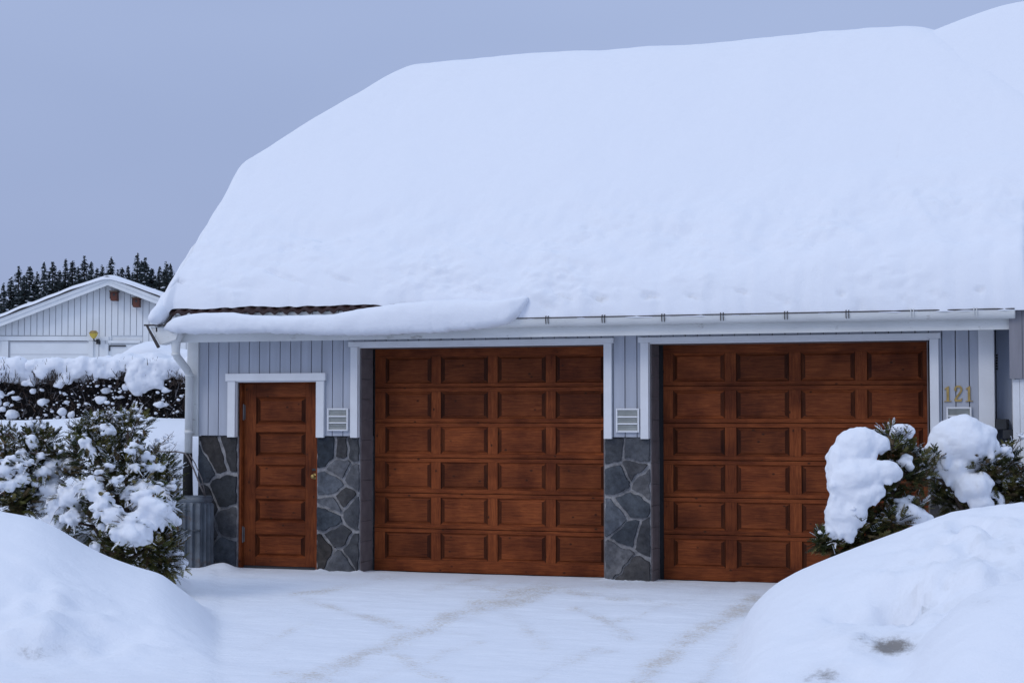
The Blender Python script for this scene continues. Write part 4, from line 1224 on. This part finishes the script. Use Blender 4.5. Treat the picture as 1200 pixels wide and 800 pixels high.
# roof, barge boards, snow
def slope(mb, side, thick0, thick1, o0, o1, ext=66, w_px=0):
    s = -1 if side == 'l' else 1; e = 183+ext-60
    pts = [(128, rake(128)), (128+s*e, rake(128+s*e))]
    a = [nl(pts[0][0], pts[0][1]-thick0, o1), nl(pts[1][0], pts[1][1]-thick0, o1), nl(pts[1][0], pts[1][1]-thick1, o1), nl(pts[0][0], pts[0][1]-thick1, o1),
         nl(pts[0][0], pts[0][1]-thick0, o0), nl(pts[1][0], pts[1][1]-thick0, o0), nl(pts[1][0], pts[1][1]-thick1, o0), nl(pts[0][0], pts[0][1]-thick1, o0)]
    mb.add(a, [(0,1,2,3),(4,7,6,5),(0,4,5,1),(1,5,6,2),(2,6,7,3),(3,7,4,0)])
for sd_ in 'lr':
    t = MB(); slope(t, sd_, -4, 5, .30, .36); slope(t, sd_, 1, 5.2, .365, .39); t.build('barge_board', 'white_neigh', NH)
t = MB(); slope(t, 'l', 1, 4, -11, .29); slope(t, 'r', 1, 4, -11, .29); slope(t, 'l', 5.3, 6.6, -11, .42); slope(t, 'r', 5.3, 6.6, -11, .42); t.build('roof', 'dark_metal', NH)
vs_, fs_ = [], []; ofs = [.44, .42, .3, 0, -3, -6, -11]; tk = [6.7, 9.2, 11, 12.2, 12.2, 12.2, 12.2]
pxs = [-66+2*i for i in range(195)]
for o_, th_ in zip(ofs, tk):
    for px in pxs:
        rr_ = .385*math.sqrt((px-128)**2+70)+331-.0
        vs_.append(nl(px, rr_-th_+1.2*noise.noise(Vector((px*.05, o_, 0))) - (0 if th_ > 7 else 0), o_))
fs_ = [(j*195+i, j*195+i+1, (j+1)*195+i+1, (j+1)*195+i) for j in range(6) for i in range(194)]
t = MB(); t.add(vs_, fs_); o = t.build('roof_snow', 'snow', smooth=True)
tag(o, 'layer of snow on the low gable roof of the white outbuilding', 'snow')
# wall lamp
t = MB(); c = nl(115, 400, .10); t.box((c.x-.03, c.y-.05, c.z-.08), (c.x+.03, c.y+.08, c.z+.06)); t.tube([c, nl(112, 399.5, .25), nl(111.5, 396.5, .28)], .022, 8)
lm = t.build('wall_lamp', 'black', NH)
c1, c2, c3 = nl(111.5, 397, .28), nl(111.5, 391, .28), nl(111.5, 388, .28)
t = MB(); t.tube([c1, c1.lerp(c2, .5), c2], [.04, .10, .125], 12); t.cur = 1; t.tube([c2+Vector((0,0,.002)), c3], [.14, .08], 12); t.build('lamp_shade', ['lampglass', 'brass'], lm)
def nest(px, py, label):
    t0 = nl(px, py+5.2, .1); r0 = empty('nest_box', t0, label, 'nest box', 'brown nest boxes on the white outbuilding')
    t = MB(); nbox(t, px-3.6, py-4.5, px+3.6, py+5.2, .036, .30); bx = t.build('box', 'nest', r0)
    t = MB(); nbox(t, px-4.6, py-6.2, px+4.4, py-4.6, .036, .36); t.build('lid', 'bark', r0)
    t = MB(); h0 = nl(px+.5, py-1.5, .30); t.tube([h0, h0-fh*.006], .035, 12); t.build('entrance_hole', 'black', r0)
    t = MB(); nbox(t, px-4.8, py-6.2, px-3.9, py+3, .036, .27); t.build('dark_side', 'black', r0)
nest(134.5, 347.5, 'brown nest box close under the peak of the white gable')
nest(160.5, 355, 'brown nest box lower down the right slope of the white gable')

# ------------------------------------------------------------------ spruces
def spruce(seed, Ht):
    rr = random.Random(seed)
    root = empty('spruce_tree', (0,0,0), 'x', 'tree', 'spruces on the hill behind the white outbuilding')
    cr = MB(); sn = MB(); tr = MB()
    tr.tube([(0,0,-1), (0,0,Ht*.5), (0,0,Ht)], [.20, .12, .015], 8); tr.build('trunk', 'bark', root, local=True)
    z = Ht-.12
    while z > Ht*.12:
        t = (Ht-z)/Ht; Rr = (.05+3.3*t**.92)*rr.uniform(.72, 1.15); nb = int(6+8*min(1, t*2.5))
        for k in range(nb):
            a = 2*math.pi*(k+rr.random())/nb; L = Rr*rr.uniform(.65, 1.15); d = Vector((math.cos(a), math.sin(a), 0)); sd2 = Vector((-d.y, d.x, 0))
            up0 = .25 if t < .12 else 0
            p0 = Vector((0,0,z+rr.uniform(-.14, .14))); pts = [p0, p0+d*L*.5+Vector((0,0,L*(up0-.18))), p0+d*L+Vector((0,0,L*(up0-.28)+.03))]
            v = rr.uniform(.6, 1.35); cr.col = (.030*v, .042*v, .044*v)  # blue-grey tint paints distance haze into the needle colour
            wv = .035+L*.15
            for a_, b_, wa, wb in ((pts[0], pts[1], wv*.5, wv), (pts[1], pts[2], wv, .02)):
                cr.add([a_-sd2*wa-Vector((0,0,wa*.5)), a_, b_, b_-sd2*wb-Vector((0,0,wb*.5))], [(0,1,2,3)])
                cr.add([a_, a_+sd2*wa-Vector((0,0,wa*.5)), b_+sd2*wb-Vector((0,0,wb*.5)), b_], [(0,1,2,3)])
            for j in range(5):
                q = pts[0].lerp(pts[2], rr.uniform(.25, 1)); q.z = q.z-.02
                e = q+(d*rr.uniform(.1,.5)+sd2*rr.uniform(-1,1)+Vector((0,0,-.8))).normalized()*rr.uniform(.06,.16)*(1+min(1.4,L))
                quad(cr, q, e, .018+.03*min(1,L), .008, d)
            if rr.random() < (.04 if t < .12 else .10):
                q = pts[0].lerp(pts[2], rr.uniform(.5,.9)); w_ = .07+L*.06
                sn.ball(q+Vector((0,0,.03)), (w_*1.2, w_*1.2, w_*.4), 8, 5, .4)
        z -= (.10+.20*min(1, t*3))*rr.uniform(.6,1.4)
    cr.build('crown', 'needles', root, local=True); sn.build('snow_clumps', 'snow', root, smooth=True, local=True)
    return root
HT = 12.0
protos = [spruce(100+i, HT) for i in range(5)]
tipsT = [(-70,345),(-48,338),(-30,342),(-14,334),(4,331),(13,325),(22,312),(29,322),(35,312),(44,318),(52,307),(62,307),(70,316),(77,303),(85,305),(92,313),(99,300),(107,306),(114,314),(120,310),(130,302),(138,316),(143,313),(150,311),(161,296),(166,306),(170,302),(178,314),(187,312),(195,306),(200,309),(212,312),(226,305),(244,312),(262,308),(285,312),(310,305),(340,312)]
back = [(0,345),(17,335),(40,330),(58,325),(82,325),(104,326),(125,326),(155,320),(175,320),(192,318),(206,320)]
back += [(-8,352),(26,338),(47,332),(68,328),(90,330),(113,326),(136,322),(148,322),(166,324),(182,322),(199,322)]
back += [(a, b+7) for a, b in [(9,345),(31,335),(43,330),(56,325),(65,320),(75,320),(88,322),(96,318),(110,318),(118,320),(127,318),(134,320),(146,318),(152,316),(158,312),(172,314),(186,318),(194,316),(204,316)]]
rr = random.Random(9); used = set()
WH = ['narrow','bushy','ragged','dense','slim']
allT = [(a, b, 122+rr.uniform(-6, 6)) for a, b in tipsT]+[(a, b, 138+rr.uniform(-4, 4)) for a, b in back]
order = sorted(range(len(allT)), key=lambda i: allT[i][0])
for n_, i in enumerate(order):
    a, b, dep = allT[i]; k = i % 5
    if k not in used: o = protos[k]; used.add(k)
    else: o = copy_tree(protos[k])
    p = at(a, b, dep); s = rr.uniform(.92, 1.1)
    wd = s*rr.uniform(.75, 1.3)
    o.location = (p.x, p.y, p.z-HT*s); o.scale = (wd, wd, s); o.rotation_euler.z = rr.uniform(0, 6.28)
    inview = 0 <= a <= 203
    if i >= len(tipsT): lab = 'dark spruce in the second row on the hill, its tip barely showing between nearer spruces'
    elif a == 161: lab = 'tallest snow flecked spruce, standing right of the white gable peak'
    elif a == 130: lab = 'slim spruce tip rising straight above the peak of the white gable'
    elif a == 4: lab = 'dark spruce at the left edge of the photo above the white roof'
    elif a < 128: lab = 'dark snow flecked spruce of the row standing left of the white gable peak'
    else: lab = 'dark snow flecked spruce of the row standing right of the white gable peak'
    tag(o, lab, 'tree', 'spruces on the hill behind the white outbuilding')

# ------------------------------------------------------------------ world, sun, camera
w = bpy.data.worlds.new('World'); scene.world = w; w.use_nodes = True
nt = w.node_tree; bg = nt.nodes['Background']
sky = nt.nodes.new('ShaderNodeTexSky'); sky.sky_type = 'NISHITA'; sky.sun_disc = False
SE, SA = R(40), R(212)
sky.sun_elevation = SE; sky.sun_rotation = SA; sky.air_density = 1.2; sky.dust_density = 3
tc = nt.nodes.new('ShaderNodeTexCoord'); sp = nt.nodes.new('ShaderNodeSeparateXYZ'); nt.links.new(tc.outputs['Generated'], sp.inputs[0])
rp = ramp(nt, [(0.0, (3.5,4.3,6.75)), (.10, (3.4,4.22,6.8)), (.25, (3.8,4.7,7.3)), (.5, (5.3,6.55,9.3)), (1.0, (6.65,8.25,11.5))])
nt.links.new(sp.outputs['Z'], rp.inputs[0])
nn_ = N(nt, 'ShaderNodeTexNoise', Scale=1.6, Detail=3.0); mp_ = nt.nodes.new('ShaderNodeMapping'); mp_.inputs['Scale'].default_value = (1,1,3)
nt.links.new(tc.outputs['Generated'], mp_.inputs[0]); nt.links.new(mp_.outputs[0], nn_.inputs['Vector'])
rn = ramp(nt, [(.3, (.90,.91,.93)), (.7, (1.09,1.08,1.06))]); nt.links.new(nn_.outputs['Fac'], rn.inputs[0])
cl_ = mixc(nt, 1.0, rp.outputs[0], rn.outputs[0], 'MULTIPLY')
mx = mixc(nt, .12, cl_, sky.outputs[0])       # thick overcast with a little clear sky light behind it
nt.links.new(mx, bg.inputs['Color']); bg.inputs['Strength'].default_value = .10
sl = bpy.data.lights.new('sun', 'SUN'); sl.energy = .70; sl.angle = R(24); sl.color = (1, .96, .9)
so = bpy.data.objects.new('sun', sl); C.objects.link(so)
dirv = Vector((math.sin(SA)*math.cos(SE), math.cos(SA)*math.cos(SE), math.sin(SE)))
so.rotation_euler = dirv.to_track_quat('Z', 'Y').to_euler(); so.location = (0,-20,20)

cd = bpy.data.cameras.new('camera'); cd.lens = F/1200*36; cd.sensor_width = 36; cd.clip_end = 3000; cd.clip_start = .1
co = bpy.data.objects.new('camera', cd); C.objects.link(co); co.location = CAM
from mathutils import Matrix
co.rotation_euler = Matrix((rt, upv, -fw)).transposed().to_euler()
scene.camera = co
scene.view_settings.view_transform = 'Standard'; scene.view_settings.look = 'None'; scene.view_settings.exposure = 0; scene.view_settings.gamma = 1
scene.render.resolution_x = 1024; scene.render.resolution_y = 682
